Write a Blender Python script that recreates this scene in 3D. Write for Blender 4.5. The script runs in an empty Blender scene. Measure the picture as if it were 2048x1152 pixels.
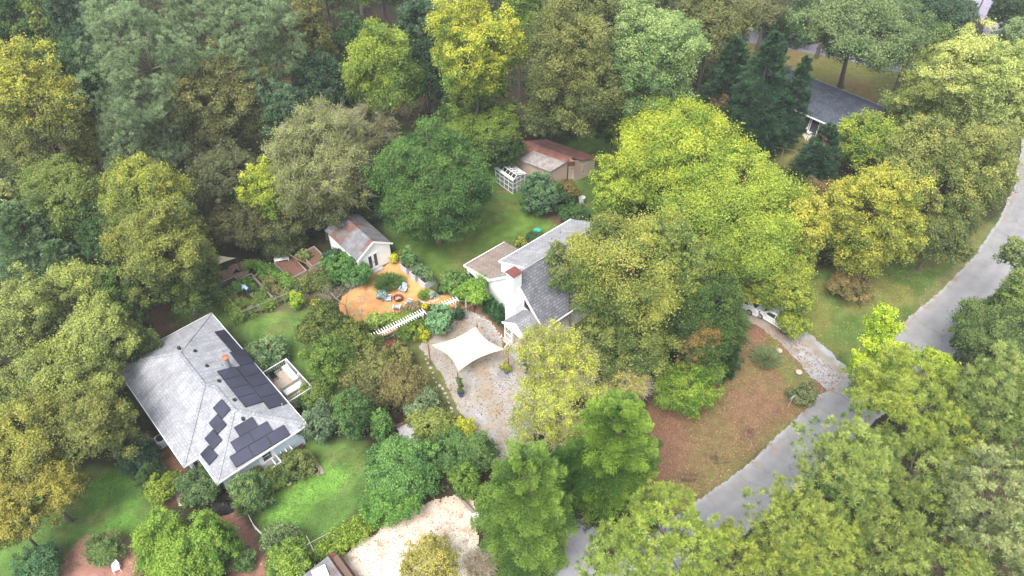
import bpy, math, random
import numpy as np
from mathutils import Vector
# ------------------------------------------------------------------ camera, sky, sun, exposure
SC = bpy.context.scene
COL = SC.collection
F, HC = 1450.0, 52.0                      # focal length in photo pixels, drone height in metres
TILT = math.radians(45)
cam = bpy.data.objects.new('camera', bpy.data.cameras.new('camera'))
COL.objects.link(cam)
cam.location = (0, 0, HC); cam.rotation_euler = (TILT, 0, 0)
cam.data.sensor_width = 36; cam.data.lens = F/2048*36; cam.data.clip_end = 4000
SC.camera = cam
SUN_EL, SUN_AZ = math.radians(58), math.radians(205)     # azimuth clockwise from +Y
w = bpy.data.worlds.new('World'); SC.world = w; w.use_nodes = True
nt = w.node_tree; nt.nodes.clear()
sky = nt.nodes.new('ShaderNodeTexSky'); sky.sky_type = 'NISHITA'; sky.sun_disc = False
sky.sun_elevation = SUN_EL; sky.sun_rotation = SUN_AZ; sky.dust_density = 3.0; sky.ozone_density = 0.6
bg = nt.nodes.new('ShaderNodeBackground'); bg.inputs[1].default_value = 0.148
wo = nt.nodes.new('ShaderNodeOutputWorld')
hs = nt.nodes.new('ShaderNodeHueSaturation'); hs.inputs['Saturation'].default_value = .38     # thin even cloud
nt.links.new(sky.outputs[0], hs.inputs['Color']); nt.links.new(hs.outputs[0], bg.inputs[0]); nt.links.new(bg.outputs[0], wo.inputs[0])
sl = bpy.data.lights.new('sun', 'SUN'); sl.energy = 1.35; sl.angle = math.radians(30); sl.color = (1, .955, .87)
so = bpy.data.objects.new('sun', sl); COL.objects.link(so)
sd_ = Vector((math.sin(SUN_AZ)*math.cos(SUN_EL), math.cos(SUN_AZ)*math.cos(SUN_EL), math.sin(SUN_EL)))
so.rotation_euler = sd_.to_track_quat('Z', 'Y').to_euler(); so.location = (0, -20, 90)
SC.view_settings.view_transform = 'Standard'; SC.view_settings.look = 'None'
SC.view_settings.exposure = 1.62; SC.view_settings.gamma = 1
SC.cycles.max_bounces = 6; SC.cycles.diffuse_bounces = 3; SC.cycles.transmission_bounces = 4
SC.cycles.transparent_max_bounces = 6; SC.cycles.caustics_reflective = False; SC.cycles.caustics_refractive = False
SC.render.use_persistent_data = False

# ------------------------------------------------------------------ helpers
def G(x, y, h=0.0):
    """the point at height h that the photograph shows at pixel (x, y)"""
    X = (x-1024)/F; Y = -(y-576)/F; c = math.cos(TILT); s = math.sin(TILT)
    d = (X, c+Y*s, -s+Y*c); k = (HC-h)/-d[2]
    return np.array([d[0]*k, d[1]*k, h])
def depth(p):
    return p[1]*math.cos(TILT)-(p[2]-HC)*math.sin(TILT)
def tag(o, label=None, cat=None, group=None, kind=None):
    if label: o['label'] = label
    if cat: o['category'] = cat
    if group: o['group'] = group
    if kind: o['kind'] = kind
    return o
def empty(name, loc, rz=0, label=None, cat=None, group=None):
    o = bpy.data.objects.new(name, None); COL.objects.link(o)
    o.location = loc; o.rotation_euler = (0, 0, rz); o.empty_display_size = .2
    return tag(o, label, cat, group)
def link_mesh(name, me, mats, parent=None):
    o = bpy.data.objects.new(name, me); COL.objects.link(o)
    for m in (mats if isinstance(mats, (list, tuple)) else [mats]): me.materials.append(m)
    if parent: o.parent = parent
    return o
def copy_tree(o, parent=None):
    c = o.copy(); COL.objects.link(c); c.parent = parent
    for ch in [x for x in bpy.data.objects if x.parent == o]: copy_tree(ch, c)
    return c
class MB:
    """collects solids into one mesh; UVs come out in metres, u level and v up the slope"""
    def __init__(s): s.v = []; s.f = []; s.m = []
    def poly(s, pts, m=0):
        b = len(s.v); s.v += [tuple(map(float, p)) for p in pts]; s.f.append(tuple(range(b, b+len(pts)))); s.m.append(m); return s
    def faces(s, vs, fs, m=0):
        b = len(s.v); s.v += [tuple(map(float, p)) for p in vs]
        for f in fs: s.f.append(tuple(b+i for i in f)); s.m.append(m)
        return s
    def box(s, x0, x1, y0, y1, z0, z1, m=0):
        v = [(x0,y0,z0),(x1,y0,z0),(x1,y1,z0),(x0,y1,z0),(x0,y0,z1),(x1,y0,z1),(x1,y1,z1),(x0,y1,z1)]
        return s.faces(v, [(3,2,1,0),(4,5,6,7),(0,1,5,4),(1,2,6,5),(2,3,7,6),(3,0,4,7)], m)
    def bar(s, a, b, w, h=None, m=0, up=(0,0,1)):
        a, b = Vector(a), Vector(b); h = h or w; d = (b-a).normalized(); u = Vector(up)
        if abs(d.dot(u)) > .98: u = Vector((1,0,0))
        x = d.cross(u).normalized()*w/2; y = x.cross(d).normalized()*h/2
        v = [a-x-y,a+x-y,a+x+y,a-x+y,b-x-y,b+x-y,b+x+y,b-x+y]
        return s.faces(v, [(3,2,1,0),(4,5,6,7),(0,1,5,4),(1,2,6,5),(2,3,7,6),(3,0,4,7)], m)
    def tube(s, pts, rad, n=8, m=0, cap=True):
        pts = [Vector(p) for p in pts]; R = rad if hasattr(rad, '__len__') else [rad]*len(pts)
        vs = []; fs = []
        for i, p in enumerate(pts):
            d = (pts[min(i+1, len(pts)-1)]-pts[max(i-1, 0)]).normalized()
            u = Vector((0,0,1)) if abs(d.z) < .9 else Vector((1,0,0))
            x = d.cross(u).normalized(); y = d.cross(x).normalized()
            for k in range(n):
                a = 2*math.pi*k/n; vs.append(p+(x*math.cos(a)+y*math.sin(a))*R[i])
        for i in range(len(pts)-1):
            for k in range(n):
                q = (k+1) % n; fs.append((i*n+k, i*n+q, (i+1)*n+q, (i+1)*n+k))
        if cap: fs.append(tuple(range(n))[::-1]); fs.append(tuple((len(pts)-1)*n+k for k in range(n)))
        return s.faces(vs, fs, m)
    def lathe(s, prof, c=(0,0,0), n=20, m=0, sx=1, sy=1):
        vs = []; fs = []
        for r, z in prof:
            for k in range(n):
                a = 2*math.pi*k/n; vs.append((c[0]+r*sx*math.cos(a), c[1]+r*sy*math.sin(a), c[2]+z))
        for i in range(len(prof)-1):
            for k in range(n):
                q = (k+1) % n; fs.append((i*n+k, i*n+q, (i+1)*n+q, (i+1)*n+k))
        return s.faces(vs, fs, m)
    def slab(s, pts, th, m=0):
        """a flat polygon thickened by th downwards"""
        n = len(pts); t = [tuple(p) for p in pts]; b = [(p[0], p[1], p[2]-th) for p in pts]
        fs = [tuple(range(n)), tuple(range(2*n-1, n-1, -1))]+[(i, i+n, (i+1) % n+n, (i+1) % n) for i in range(n)]
        return s.faces(t+b, fs, m)
    def build(s, name, mats, parent=None, smooth=False, bevel=0):
        me = bpy.data.meshes.new(name); me.from_pydata(s.v, [], s.f); me.update()
        uv = me.uv_layers.new(name='UVMap')
        for p in me.polygons:
            n = p.normal
            t = Vector((0,0,1)).cross(n)
            t = t.normalized() if t.length > .05 else Vector((1,0,0))
            b = n.cross(t)
            for li in p.loop_indices:
                co = me.vertices[me.loops[li].vertex_index].co; uv.data[li].uv = (co.dot(t), co.dot(b))
        me.polygons.foreach_set('material_index', s.m)
        if smooth: me.polygons.foreach_set('use_smooth', [True]*len(s.f))
        o = link_mesh(name, me, mats, parent)
        if bevel:
            md = o.modifiers.new('bevel', 'BEVEL'); md.width = bevel; md.segments = 2
        return o

# ------------------------------------------------------------------ materials
def mat(name, col, rough=.7, metal=0, **k):
    m = bpy.data.materials.new(name); m.use_nodes = True; t = m.node_tree
    b = t.nodes['Principled BSDF']; b.inputs['Base Color'].default_value = (*col, 1)
    b.inputs['Roughness'].default_value = rough; b.inputs['Metallic'].default_value = metal
    b.inputs['Specular IOR Level'].default_value = k.get('spec', .3)
    return m
def nodes(m): return m.node_tree, m.node_tree.nodes, m.node_tree.links, m.node_tree.nodes['Principled BSDF']
def texco(t, kind='Object'):
    n = t.nodes.new('ShaderNodeTexCoord'); return n.outputs[kind]
def noise(t, vec, scale, detail=4, rough=.6):
    n = t.nodes.new('ShaderNodeTexNoise'); n.inputs['Scale'].default_value = scale
    n.inputs['Detail'].default_value = detail; n.inputs['Roughness'].default_value = rough
    t.links.new(vec, n.inputs['Vector']); return n.outputs['Fac']
def ramp(t, fac, stops):
    r = t.nodes.new('ShaderNodeValToRGB'); e = r.color_ramp.elements
    while len(e) < len(stops): e.new(.5)
    for i, (p, c) in enumerate(stops): e[i].position = p; e[i].color = (*c, 1)
    t.links.new(fac, r.inputs[0]); return r.outputs[0]
def mul(t, a, b, fac=1.0, mode='MULTIPLY'):
    m = t.nodes.new('ShaderNodeMix'); m.data_type = 'RGBA'; m.blend_type = mode; m.inputs[0].default_value = fac
    for i, x in ((6, a), (7, b)):
        if isinstance(x, tuple): m.inputs[i].default_value = (*x, 1)
        else: t.links.new(x, m.inputs[i])
    return m.outputs[2]
def mixf(t, fac, a, b):
    m = t.nodes.new('ShaderNodeMix'); m.data_type = 'RGBA'; t.links.new(fac, m.inputs[0])
    for i, x in ((6, a), (7, b)):
        if isinstance(x, tuple): m.inputs[i].default_value = (*x, 1)
        else: t.links.new(x, m.inputs[i])
    return m.outputs[2]
def bump(t, h, dist, b, strength=.6):
    n = t.nodes.new('ShaderNodeBump'); n.inputs['Distance'].default_value = dist; n.inputs['Strength'].default_value = strength
    t.links.new(h, n.inputs['Height']); t.links.new(n.outputs[0], b.inputs['Normal'])
def g3(v): return (v, v, v)
def painted(name, col, rough=.6, dirt=.25, sc=1.5):
    m = mat(name, col, rough); t, N, L, b = nodes(m); v = texco(t)
    a = ramp(t, noise(t, v, sc, 6), [(.3, g3(1-dirt)), (.7, g3(1.05))])
    L.new(mul(t, col, a), b.inputs['Base Color']); return m
def wood(name, c1, c2, sc=3):
    m = mat(name, c1, .8); t, N, L, b = nodes(m); v = texco(t)
    mp = N.new('ShaderNodeMapping'); mp.inputs['Scale'].default_value = (1, 6, 6); L.new(v, mp.inputs[0])
    L.new(ramp(t, noise(t, mp.outputs[0], sc, 5), [(.3, c1), (.7, c2)]), b.inputs['Base Color']); return m
def shingle(name, c1, c2, cm, bw=.42, rh=.24, rust=None):
    m = mat(name, c1, .9); t, N, L, b = nodes(m); uv = texco(t, 'UV')
    br = N.new('ShaderNodeTexBrick'); L.new(uv, br.inputs['Vector'])
    br.inputs['Color1'].default_value = (*c1, 1); br.inputs['Color2'].default_value = (*c2, 1); br.inputs['Mortar'].default_value = (*cm, 1)
    br.inputs['Scale'].default_value = 1; br.inputs['Mortar Size'].default_value = .022; br.inputs['Mortar Smooth'].default_value = .3
    br.inputs['Brick Width'].default_value = bw; br.inputs['Row Height'].default_value = rh; br.offset = .5
    v = texco(t)
    c = mul(t, br.outputs['Color'], ramp(t, noise(t, v, .9, 6), [(.3, g3(.78)), (.7, g3(1.12))]))
    c = mul(t, c, ramp(t, noise(t, v, 14, 2), [(.3, g3(.8)), (.7, g3(1.15))]))
    if rust:
        f = ramp(t, noise(t, v, rust[3], 7, .65), [(rust[1], g3(0)), (rust[2], g3(1))])
        c = mixf(t, f, c, rust[0])
    mp = N.new('ShaderNodeMapping'); mp.inputs['Scale'].default_value = (2.2, .25, 1); L.new(uv, mp.inputs[0])
    c = mul(t, c, ramp(t, noise(t, mp.outputs[0], 1.6, 5), [(.32, g3(.80)), (.6, g3(1.05))]))
    L.new(c, b.inputs['Base Color']); bump(t, br.outputs['Fac'], -.01, b); return m
def siding(name, col, rh=.2, vertical=False, rough=.55):
    m = mat(name, col, rough); t, N, L, b = nodes(m); uv = texco(t, 'UV')
    wv = N.new('ShaderNodeTexWave'); wv.wave_profile = 'SAW'; wv.bands_direction = 'X' if vertical else 'Y'
    wv.inputs['Scale'].default_value = 1/(rh*1.0)*.314*1.0; L.new(uv, wv.inputs['Vector'])
    a = ramp(t, noise(t, texco(t), 1.2, 5), [(.3, g3(.88)), (.7, g3(1.03))])
    c = mul(t, col, a); c = mul(t, c, ramp(t, wv.outputs['Fac'], [(0, g3(.8)), (.12, g3(1)), (1, g3(1))]))
    L.new(c, b.inputs['Base Color']); bump(t, wv.outputs['Fac'], .01, b, .4); return m
def attr_ground(name, scales=(9, 1.3, 40), amp=(.35, .25, .3), rough=.95, bmp=.03):
    """base colour comes from the 'gcol' attribute (what the surface is made of there) with grain on top"""
    m = mat(name, (.2, .2, .2), rough, spec=.1); t, N, L, b = nodes(m)
    at = N.new('ShaderNodeAttribute'); at.attribute_name = 'gcol'; v = texco(t)
    c = at.outputs['Color']
    for s, a in zip(scales, amp):
        c = mul(t, c, ramp(t, noise(t, v, s, 3), [(.3, g3(1-a)), (.7, g3(1+a))]))
    L.new(c, b.inputs['Base Color']); bump(t, noise(t, v, 12, 4), bmp, b, .8); return m
def leaf_material(name, tr=.3, rough=.6):
    m = bpy.data.materials.new(name); m.use_nodes = True; t = m.node_tree; t.nodes.clear()
    at = t.nodes.new('ShaderNodeAttribute'); at.attribute_name = 'leafcol'
    d = t.nodes.new('ShaderNodeBsdfPrincipled'); d.inputs['Roughness'].default_value = rough; d.inputs['Specular IOR Level'].default_value = .25
    tl = t.nodes.new('ShaderNodeBsdfTranslucent'); mx = t.nodes.new('ShaderNodeMixShader'); mx.inputs[0].default_value = tr
    o = t.nodes.new('ShaderNodeOutputMaterial')
    t.links.new(at.outputs['Color'], d.inputs['Base Color'])
    t.links.new(mul(t, at.outputs['Color'], (1.1, 1.15, .6)), tl.inputs[0])
    t.links.new(d.outputs[0], mx.inputs[1]); t.links.new(tl.outputs[0], mx.inputs[2]); t.links.new(mx.outputs[0], o.inputs[0])
    return m
M = {}
M['leaf'] = leaf_material('foliage'); M['needle'] = leaf_material('needles', .12, .5)
M['bark'] = wood('bark', (.07, .055, .045), (.16, .13, .11)); M['paletwig'] = wood('pale_bark', (.22, .20, .15), (.34, .31, .25))
M['greybark'] = wood('grey_bark', (.13, .11, .09), (.26, .23, .2))
M['white'] = painted('white_paint', (.80, .80, .80), .5, .08); M['trim'] = painted('white_trim', (.74, .74, .74), .5, .12)
M['sidingwhite'] = siding('white_siding', (.82, .82, .82)); M['sidingblue'] = siding('pale_blue_siding', (.58, .68, .76))
M['tansiding'] = siding('tan_boards', (.42, .33, .27), .35, True)
M['roof_pale'] = shingle('pale_grey_shingles', (.275, .28, .305), (.33, .335, .36), (.235, .24, .26))
M['roof_dark'] = shingle('dark_grey_shingles', (.13, .135, .155), (.20, .205, .23), (.06, .06, .07), .45, .26)
M['roof_mid'] = shingle('mid_grey_shingles', (.29, .29, .31), (.36, .36, .38), (.2, .2, .21), .4, .22)
M['roof_brown'] = shingle('brown_shingles', (.24, .19, .165), (.31, .25, .215), (.15, .12, .10), .4, .22)
M['roof_blue'] = shingle('slate_blue_shingles', (.062, .074, .105), (.105, .118, .155), (.035, .042, .06), .5, .28)
M['roof_porch'] = shingle('porch_shingles', (.21, .215, .235), (.28, .285, .31), (.12, .12, .13), .4, .22)
M['glass'] = mat('window_glass', (.03, .045, .06), .08, spec=.8)
M['dark'] = mat('dark_opening', (.02, .02, .022), .8)
M['brown_metal'] = painted('brown_red_metal', (.16, .055, .05), .45, .3)
M['oldwood'] = wood('weathered_timber', (.20, .17, .14), (.36, .31, .26)); M['darkwood'] = wood('dark_timber', (.08, .055, .04), (.16, .11, .08))
M['redwood'] = wood('red_brown_timber', (.16, .08, .05), (.28, .15, .10)); M['deck'] = wood('deck_boards', (.34, .28, .22), (.48, .41, .33))
M['canvas'] = painted('cream_canvas', (.48, .42, .30), .8, .06, .6); M['stone'] = painted('pale_stone', (.5, .46, .40), .9, .4, 6)
M['brick'] = shingle('red_brick', (.28, .09, .05), (.36, .13, .08), (.3, .25, .2), .3, .1)
M['bluepot'] = mat('cobalt_glaze', (.01, .05, .24), .15, spec=.7); M['terracotta'] = painted('terracotta', (.36, .14, .07), .8, .3, 6)
M['soil'] = painted('dark_soil', (.06, .04, .03), .95, .5, 8); M['chip'] = painted('brown_mulch', (.17, .09, .065), .95, .5, 7)
M['steel'] = mat('galvanised_steel', (.45, .46, .48), .4, .7); M['rust'] = painted('rusted_steel', (.13, .05, .03), .8, .5, 8)
M['polyblue'] = painted('blue_grey_plastic', (.30, .36, .42), .5, .15); M['greywhite'] = painted('grey_plastic', (.55, .56, .57), .5, .15)
M['planter'] = wood('grey_planter_boards', (.40, .39, .42), (.56, .55, .58)); M['black'] = mat('black_plastic', (.012, .012, .014), .5)
M['tyre'] = mat('tyre_rubber', (.015, .015, .015), .9); M['carwhite'] = mat('white_car_paint', (.72, .73, .72), .25, spec=.6)
M['log'] = painted('split_logs', (.55, .33, .24), .9, .4, 9); M['concrete'] = painted('concrete', (.38, .37, .36), .9, .3, 3)
M['skin'] = mat('skin', (.50, .30, .21), .6); M['shirt'] = mat('pale_blue_cloth', (.35, .58, .72), .9); M['jeans'] = mat('denim', (.05, .08, .13), .9)
M['hair'] = mat('grey_hair', (.22, .20, .18), .8); M['cream'] = painted('cream_plastic', (.66, .60, .42), .6, .15)
def panel_mat():
    m = mat('solar_cells', (.018, .02, .04), .22, spec=.6); t, N, L, b = nodes(m)
    c = ramp(t, noise(t, texco(t), .4, 2), [(.35, (.020, .020, .036)), (.65, (.032, .034, .062))]); L.new(c, b.inputs['Base Color']); return m
M['panel'] = panel_mat()
def corrugated():
    m = mat('red_corrugated_metal', (.26, .10, .08), .7); t, N, L, b = nodes(m)
    wv = N.new('ShaderNodeTexWave'); wv.bands_direction = 'X'; wv.inputs['Scale'].default_value = 1.1; L.new(texco(t, 'UV'), wv.inputs['Vector'])
    c = ramp(t, noise(t, texco(t), 1.5, 6), [(.3, (.15, .075, .06)), (.5, (.24, .10, .075)), (.72, (.30, .16, .13))])
    c = mul(t, c, ramp(t, wv.outputs['Fac'], [(0, g3(.7)), (.4, g3(1))]))
    L.new(c, b.inputs['Base Color']); bump(t, wv.outputs['Fac'], .03, b); return m
M['redmetal'] = corrugated()
M['roof_rust'] = shingle('weathered_grey_roof', (.165, .17, .185), (.205, .21, .225), (.15, .15, .16), .9, .5, rust=((.14, .08, .065), .49, .60, .34))
M['roof_tarp'] = painted('weathered_felt', (.34, .31, .30), .95, .5, 2)

# ------------------------------------------------------------------ foliage
RNG = np.random.default_rng(7)
def unit(v): return v/np.maximum(np.linalg.norm(v, axis=-1, keepdims=True), 1e-9)
def quads_mesh(name, V, C, m, parent, k=4):
    """V (n,k,3) faces and C (n,3) colours as one mesh"""
    n = len(V); me = bpy.data.meshes.new(name)
    me.vertices.add(n*k); me.vertices.foreach_set('co', V.reshape(-1).astype(np.float32))
    me.loops.add(n*k); me.loops.foreach_set('vertex_index', np.arange(n*k, dtype=np.int32))
    me.polygons.add(n); me.polygons.foreach_set('loop_start', np.arange(0, n*k, k, dtype=np.int32))
    me.polygons.foreach_set('loop_total', np.full(n, k, dtype=np.int32))
    a = me.attributes.new('leafcol', 'FLOAT_COLOR', 'FACE')
    a.data.foreach_set('color', np.concatenate([C, np.ones((n, 1))], 1).reshape(-1).astype(np.float32))
    me.update(); return link_mesh(name, me, m, parent)
def leaf_quads(P, N, size, r, aspect=.62):
    """rhombic leaves at P facing N"""
    n = len(P); a = unit(np.cross(N, r.normal(size=(n, 3)))); b = np.cross(unit(N), a)
    s = size*r.uniform(.65, 1.35, (n, 1)); a = a*s*.5; b = b*s*.5*aspect; c = N*s*.12
    return np.stack([P-a, P+b-c, P+a, P-b-c], 1)
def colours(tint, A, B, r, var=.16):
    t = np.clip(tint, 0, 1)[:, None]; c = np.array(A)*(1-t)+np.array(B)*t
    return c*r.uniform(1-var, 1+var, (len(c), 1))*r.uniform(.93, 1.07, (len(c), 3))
def lobes_on(R, V, rl, r, low=-.35, n=None, rough=.2):
    """lobe centres on an uneven ellipsoid shell, centre at origin"""
    n = n or int(max(7, 3.3*(R*R+R*V)/(rl*rl)))
    d = unit(r.normal(size=(n*3, 3))); d = d[d[:, 2] > low-r.uniform(0, .5, len(d))][:n]
    ph = r.uniform(0, 6.28, 6); k = r.uniform(1.5, 4.5, (6, 3))*r.choice([-1, 1], (6, 3))
    wob = np.sum(np.sin(d@k.T+ph), 1)/6*rough*2.0
    f = (1-rough*.35)+wob-r.uniform(0, .30, len(d))
    f = f+np.where(r.uniform(size=len(d)) < .14, r.uniform(.03, .15, len(d)), 0)
    inner = np.minimum(1, rl/R)*.75
    c = d*np.array([R, R, V])*(f*(1.0-inner*.35))[:, None]
    return c, d
def leaf_cloud(cen, dirs, rl, nleaf, size, A, B, r, R, V, tipbias=.5, up=.45, flat=.75, tnoise=.35):
    n = len(cen); per = max(10, nleaf//n); i = np.repeat(np.arange(n), per)
    lr = (rl*r.uniform(.45, 1.5, n))[i]
    # each lobe is itself made of small sprays
    ns = 14; sp = unit(r.normal(size=(n, ns, 3))+dirs[:, None, :]*.55+np.array([0, 0, up])); 
    j = r.integers(0, ns, len(i)); sd = sp[i, j]
    base = cen[i]+sd*(lr*.72)[:, None]*np.array([1, 1, flat])
    off = r.normal(size=(len(i), 3))*(lr*.22)[:, None]*np.array([1, 1, .75]); off = off*(1+.5*np.linalg.norm(r.normal(size=(len(i), 3))*.5, axis=1)**2)[:, None]
    P = base+off
    N = unit(sd*.55+np.array([0, 0, .55])+r.normal(size=P.shape)*.55)
    tl = r.normal(size=n)*tnoise
    ph = r.uniform(0, 6.28, 4); kk = r.normal(size=(4, 3))*1.1                       # colour drifts across the crown
    drift = np.sum(np.sin((cen/max(R, .3)*2.2)@kk.T+ph), 1)*.11
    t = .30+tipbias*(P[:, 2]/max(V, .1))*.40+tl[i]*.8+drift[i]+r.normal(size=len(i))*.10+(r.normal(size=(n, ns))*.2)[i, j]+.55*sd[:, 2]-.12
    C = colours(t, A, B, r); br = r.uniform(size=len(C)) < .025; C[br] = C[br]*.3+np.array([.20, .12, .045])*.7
    return leaf_quads(P, N, size, r), C
def twig_quads(a, b, w0, w1, r):
    """thin three-sided twigs between arrays of points"""
    d = unit(b-a); x = unit(np.cross(d, r.normal(size=a.shape))); y = np.cross(d, x); out = []
    cs = [(math.cos(q), math.sin(q)) for q in (0, 2.094, 4.189)]
    for k in range(3):
        c0, c1 = cs[k], cs[(k+1) % 3]
        u, v = x*c0[0]+y*c0[1], x*c1[0]+y*c1[1]
        out.append(np.stack([a+u*w0, a+v*w0, b+v*w1, b+u*w1], 1))
    return np.concatenate(out)
def branch_quads(hb, cen, R, V, r, trunk_r, nl=10, z0=None, foot=(0, 0)):
    """tapered trunk with limbs bending out to the lobes (origin at the foot)"""
    top = hb+V*(1.25 if z0 is None else z0); sway = r.normal(size=2)*.03*top
    q = []; n = 9
    def path(pts, rad, sides=7):
        for i in range(len(pts)-1):
            a, b = pts[i], pts[i+1]; d = b-a; d = d/np.linalg.norm(d); u = np.array([0, 0, 1.]) if abs(d[2]) < .9 else np.array([1., 0, 0])
            x = np.cross(d, u); x /= np.linalg.norm(x); y = np.cross(d, x)
            for k in range(sides):
                t0, t1 = 2*math.pi*k/sides, 2*math.pi*(k+1)/sides
                e0, e1 = x*math.cos(t0)+y*math.sin(t0), x*math.cos(t1)+y*math.sin(t1)
                q.append([a+e0*rad[i], a+e1*rad[i], b+e1*rad[i+1], b+e0*rad[i+1]])
    axis = lambda q: np.array([sway[0]*q**2+foot[0]*(1-q)**1.7, sway[1]*q**2+foot[1]*(1-q)**1.7, -0.1+top*q])
    tp = [axis(s/n) for s in range(n+1)]
    tr = [trunk_r*(1.35 if s == 0 else 1)*(1-.8*s/n) for s in range(n+1)]
    path(tp, tr)
    for c in cen[r.permutation(len(cen))[:nl]]:
        c = c+np.array([0, 0, hb+V]); h0 = max(hb*.75, min(c[2]-.35*np.linalg.norm(c[:2]), top*.85))
        a = axis((h0+.1)/top); mid = (a+c)/2+np.array([0, 0, -.06*R])+r.normal(size=3)*.05*R
        path([a, mid, c], [trunk_r*.42, trunk_r*.26, trunk_r*.08], 5)
    return np.array(q)
def solve_place(cx, cy, w, h, hb, cap=1.7):
    V = 2.0
    for _ in range(12):
        g = G(cx, cy, hb+V); z = depth(g); R = w*z/F
        dep = math.atan2(HC-g[2], g[1]); hm = h*z/F
        v2 = hm*hm-(R*math.sin(dep))**2
        Vn = math.sqrt(max(v2, (.30*R)**2))/math.cos(dep); Vn = min(Vn, cap*R)
        V = .5*V+.5*Vn
    return g, R, V, z
LEAFPX = 3.5
def tree(kind, cx, cy, w, h, hb, A, B, label, cat='tree', name=None, group=None, dens=1.0, low=-.55, rlf=None, tip=.5, seed=None, bark='bark', rough=.27, flat=None, foot=None):
    r = np.random.default_rng(seed if seed is not None else abs(int(cx*7+cy*13+w)))
    g, R, V, z = solve_place(cx, cy, w, h, hb, 3.2 if kind == 'cedar' else 1.9); px = z/F
    s = LEAFPX*px; low_ = low; root_z = 0.0
    shr = cat in ('shrub', 'vegetables')
    root = empty(name or {'pine': 'pine_tree', 'cedar': 'cedar_tree', 'feather': 'conifer_tree', 'wisp': 'twiggy_tree'}.get(kind, 'shrub' if shr else 'broadleaf_tree'),
                 (g[0], g[1], 0), 0, label, cat, group)
    cz = hb+V; area = 2*math.pi*(R*R+R*V)*1.25
    lm = M['leaf']
    if kind in ('broad', 'wisp', 'willow'):
        rl = rlf or max(.20*R**.8, .2); rl = min(rl, .55*R)
        cen, d = lobes_on(R, V, rl, r, low, rough=rough)
        n = int(area/(s*s*.31)*2.3*dens*(.6 if kind == 'wisp' else 1))
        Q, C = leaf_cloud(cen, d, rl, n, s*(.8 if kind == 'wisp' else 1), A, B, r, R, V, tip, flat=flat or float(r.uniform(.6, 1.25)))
    elif kind == 'pine':
        rl = rlf or min(1.0, max(.2*R**.85, .4)); cen, d = lobes_on(R, V, rl, r, low, rough=.3)
        nt_ = int(area/(.44*.44)*1.0*dens); i = r.integers(0, len(cen), nt_)
        sdn = unit(r.normal(size=(nt_, 3))+d[i]*.6+np.array([0, 0, .55]))
        T = cen[i]+sdn*(rl*r.uniform(.6, 1.15, nt_))[:, None]*np.array([1, 1, .7])
        k = 44; ii = np.repeat(np.arange(nt_), k); ax = unit(sdn*.5+np.array([0, 0, .9]))
        dd = unit(r.normal(size=(len(ii), 3))*.7+ax[ii]*.6)
        L = (.33*r.uniform(.7, 1.2, len(ii)))[:, None]*max(1, px/.08); side = unit(np.cross(dd, r.normal(size=dd.shape)))*.015*max(1, px/.045)
        p0 = T[ii]; Q = np.stack([p0-side*.5, p0+dd*L*.55-side, p0+dd*L, p0+dd*L*.55+side], 1)
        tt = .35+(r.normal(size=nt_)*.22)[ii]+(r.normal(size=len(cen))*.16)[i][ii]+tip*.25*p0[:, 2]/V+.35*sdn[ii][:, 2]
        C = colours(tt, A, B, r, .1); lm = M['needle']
    elif kind in ('cedar', 'feather'):
        nb = int((240 if kind == 'cedar' else 150)*max(.5, min(2.2, (R/3.0)))*dens); tz = r.uniform(0, 1, nb)**(.9)
        az = r.uniform(0, 6.283, nb)
        prof = np.minimum(1, 1.25*(1-tz)**.58)*(.6+.4*np.minimum(1, tz*6)) if kind == 'cedar' else np.sqrt(np.maximum(0, 1-(tz*1.08-.36)**2/.62))*np.where(tz > .93, .6, 1)
        Lb = R*prof*r.uniform(.72, 1.08, nb)+.15
        d = np.stack([np.cos(az), np.sin(az), np.where(tz > .75, .5, .12)+r.normal(size=nb)*.12], 1); d = unit(d)
        bz = -V+2*V*tz; per = int(area/(s*s*.30)*2.4*dens/nb)+8
        i = np.repeat(np.arange(nb), per); u = r.uniform(.25, 1.0, len(i))**.8
        side = np.stack([-np.sin(az), np.cos(az), np.zeros(nb)], 1)[i]
        wd = (Lb*.30)[i]*(1.15-u)*r.normal(size=len(i))
        P = np.stack([np.zeros(nb), np.zeros(nb), bz], 1)[i]+d[i]*(Lb[i]*u)[:, None]+side*wd[:, None]
        P[:, 2] += -.16*(Lb[i]*u**2)+r.normal(size=len(i))*.10
        dirn = unit(d[i]+side*(np.sign(wd)*.7)[:, None]+np.array([0, 0, .25])+r.normal(size=P.shape)*.3)
        N = unit(np.cross(dirn, r.normal(size=P.shape))+np.array([0, 0, .6]))
        b_ = unit(np.cross(N, dirn)); sz = s*r.uniform(.8, 1.6, (len(i), 1))
        Q = np.stack([P-dirn*sz*.5, P+b_*sz*.17, P+dirn*sz*.6, P-b_*sz*.17], 1)
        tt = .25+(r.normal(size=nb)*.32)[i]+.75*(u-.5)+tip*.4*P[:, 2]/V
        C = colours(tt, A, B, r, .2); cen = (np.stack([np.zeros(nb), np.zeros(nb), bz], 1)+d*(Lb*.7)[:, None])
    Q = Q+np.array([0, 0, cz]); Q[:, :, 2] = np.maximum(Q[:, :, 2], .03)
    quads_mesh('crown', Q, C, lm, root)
    tr_ = (.045*R+.06) if not shr else .03+.02*R
    ft = (0, 0) if foot is None else tuple(G(*foot)[:2]-g[:2])
    bq = branch_quads(hb, cen, R, V, r, tr_, 14 if not shr else 7, None if kind not in ('cedar', 'feather') else 1.9, ft)
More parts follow.
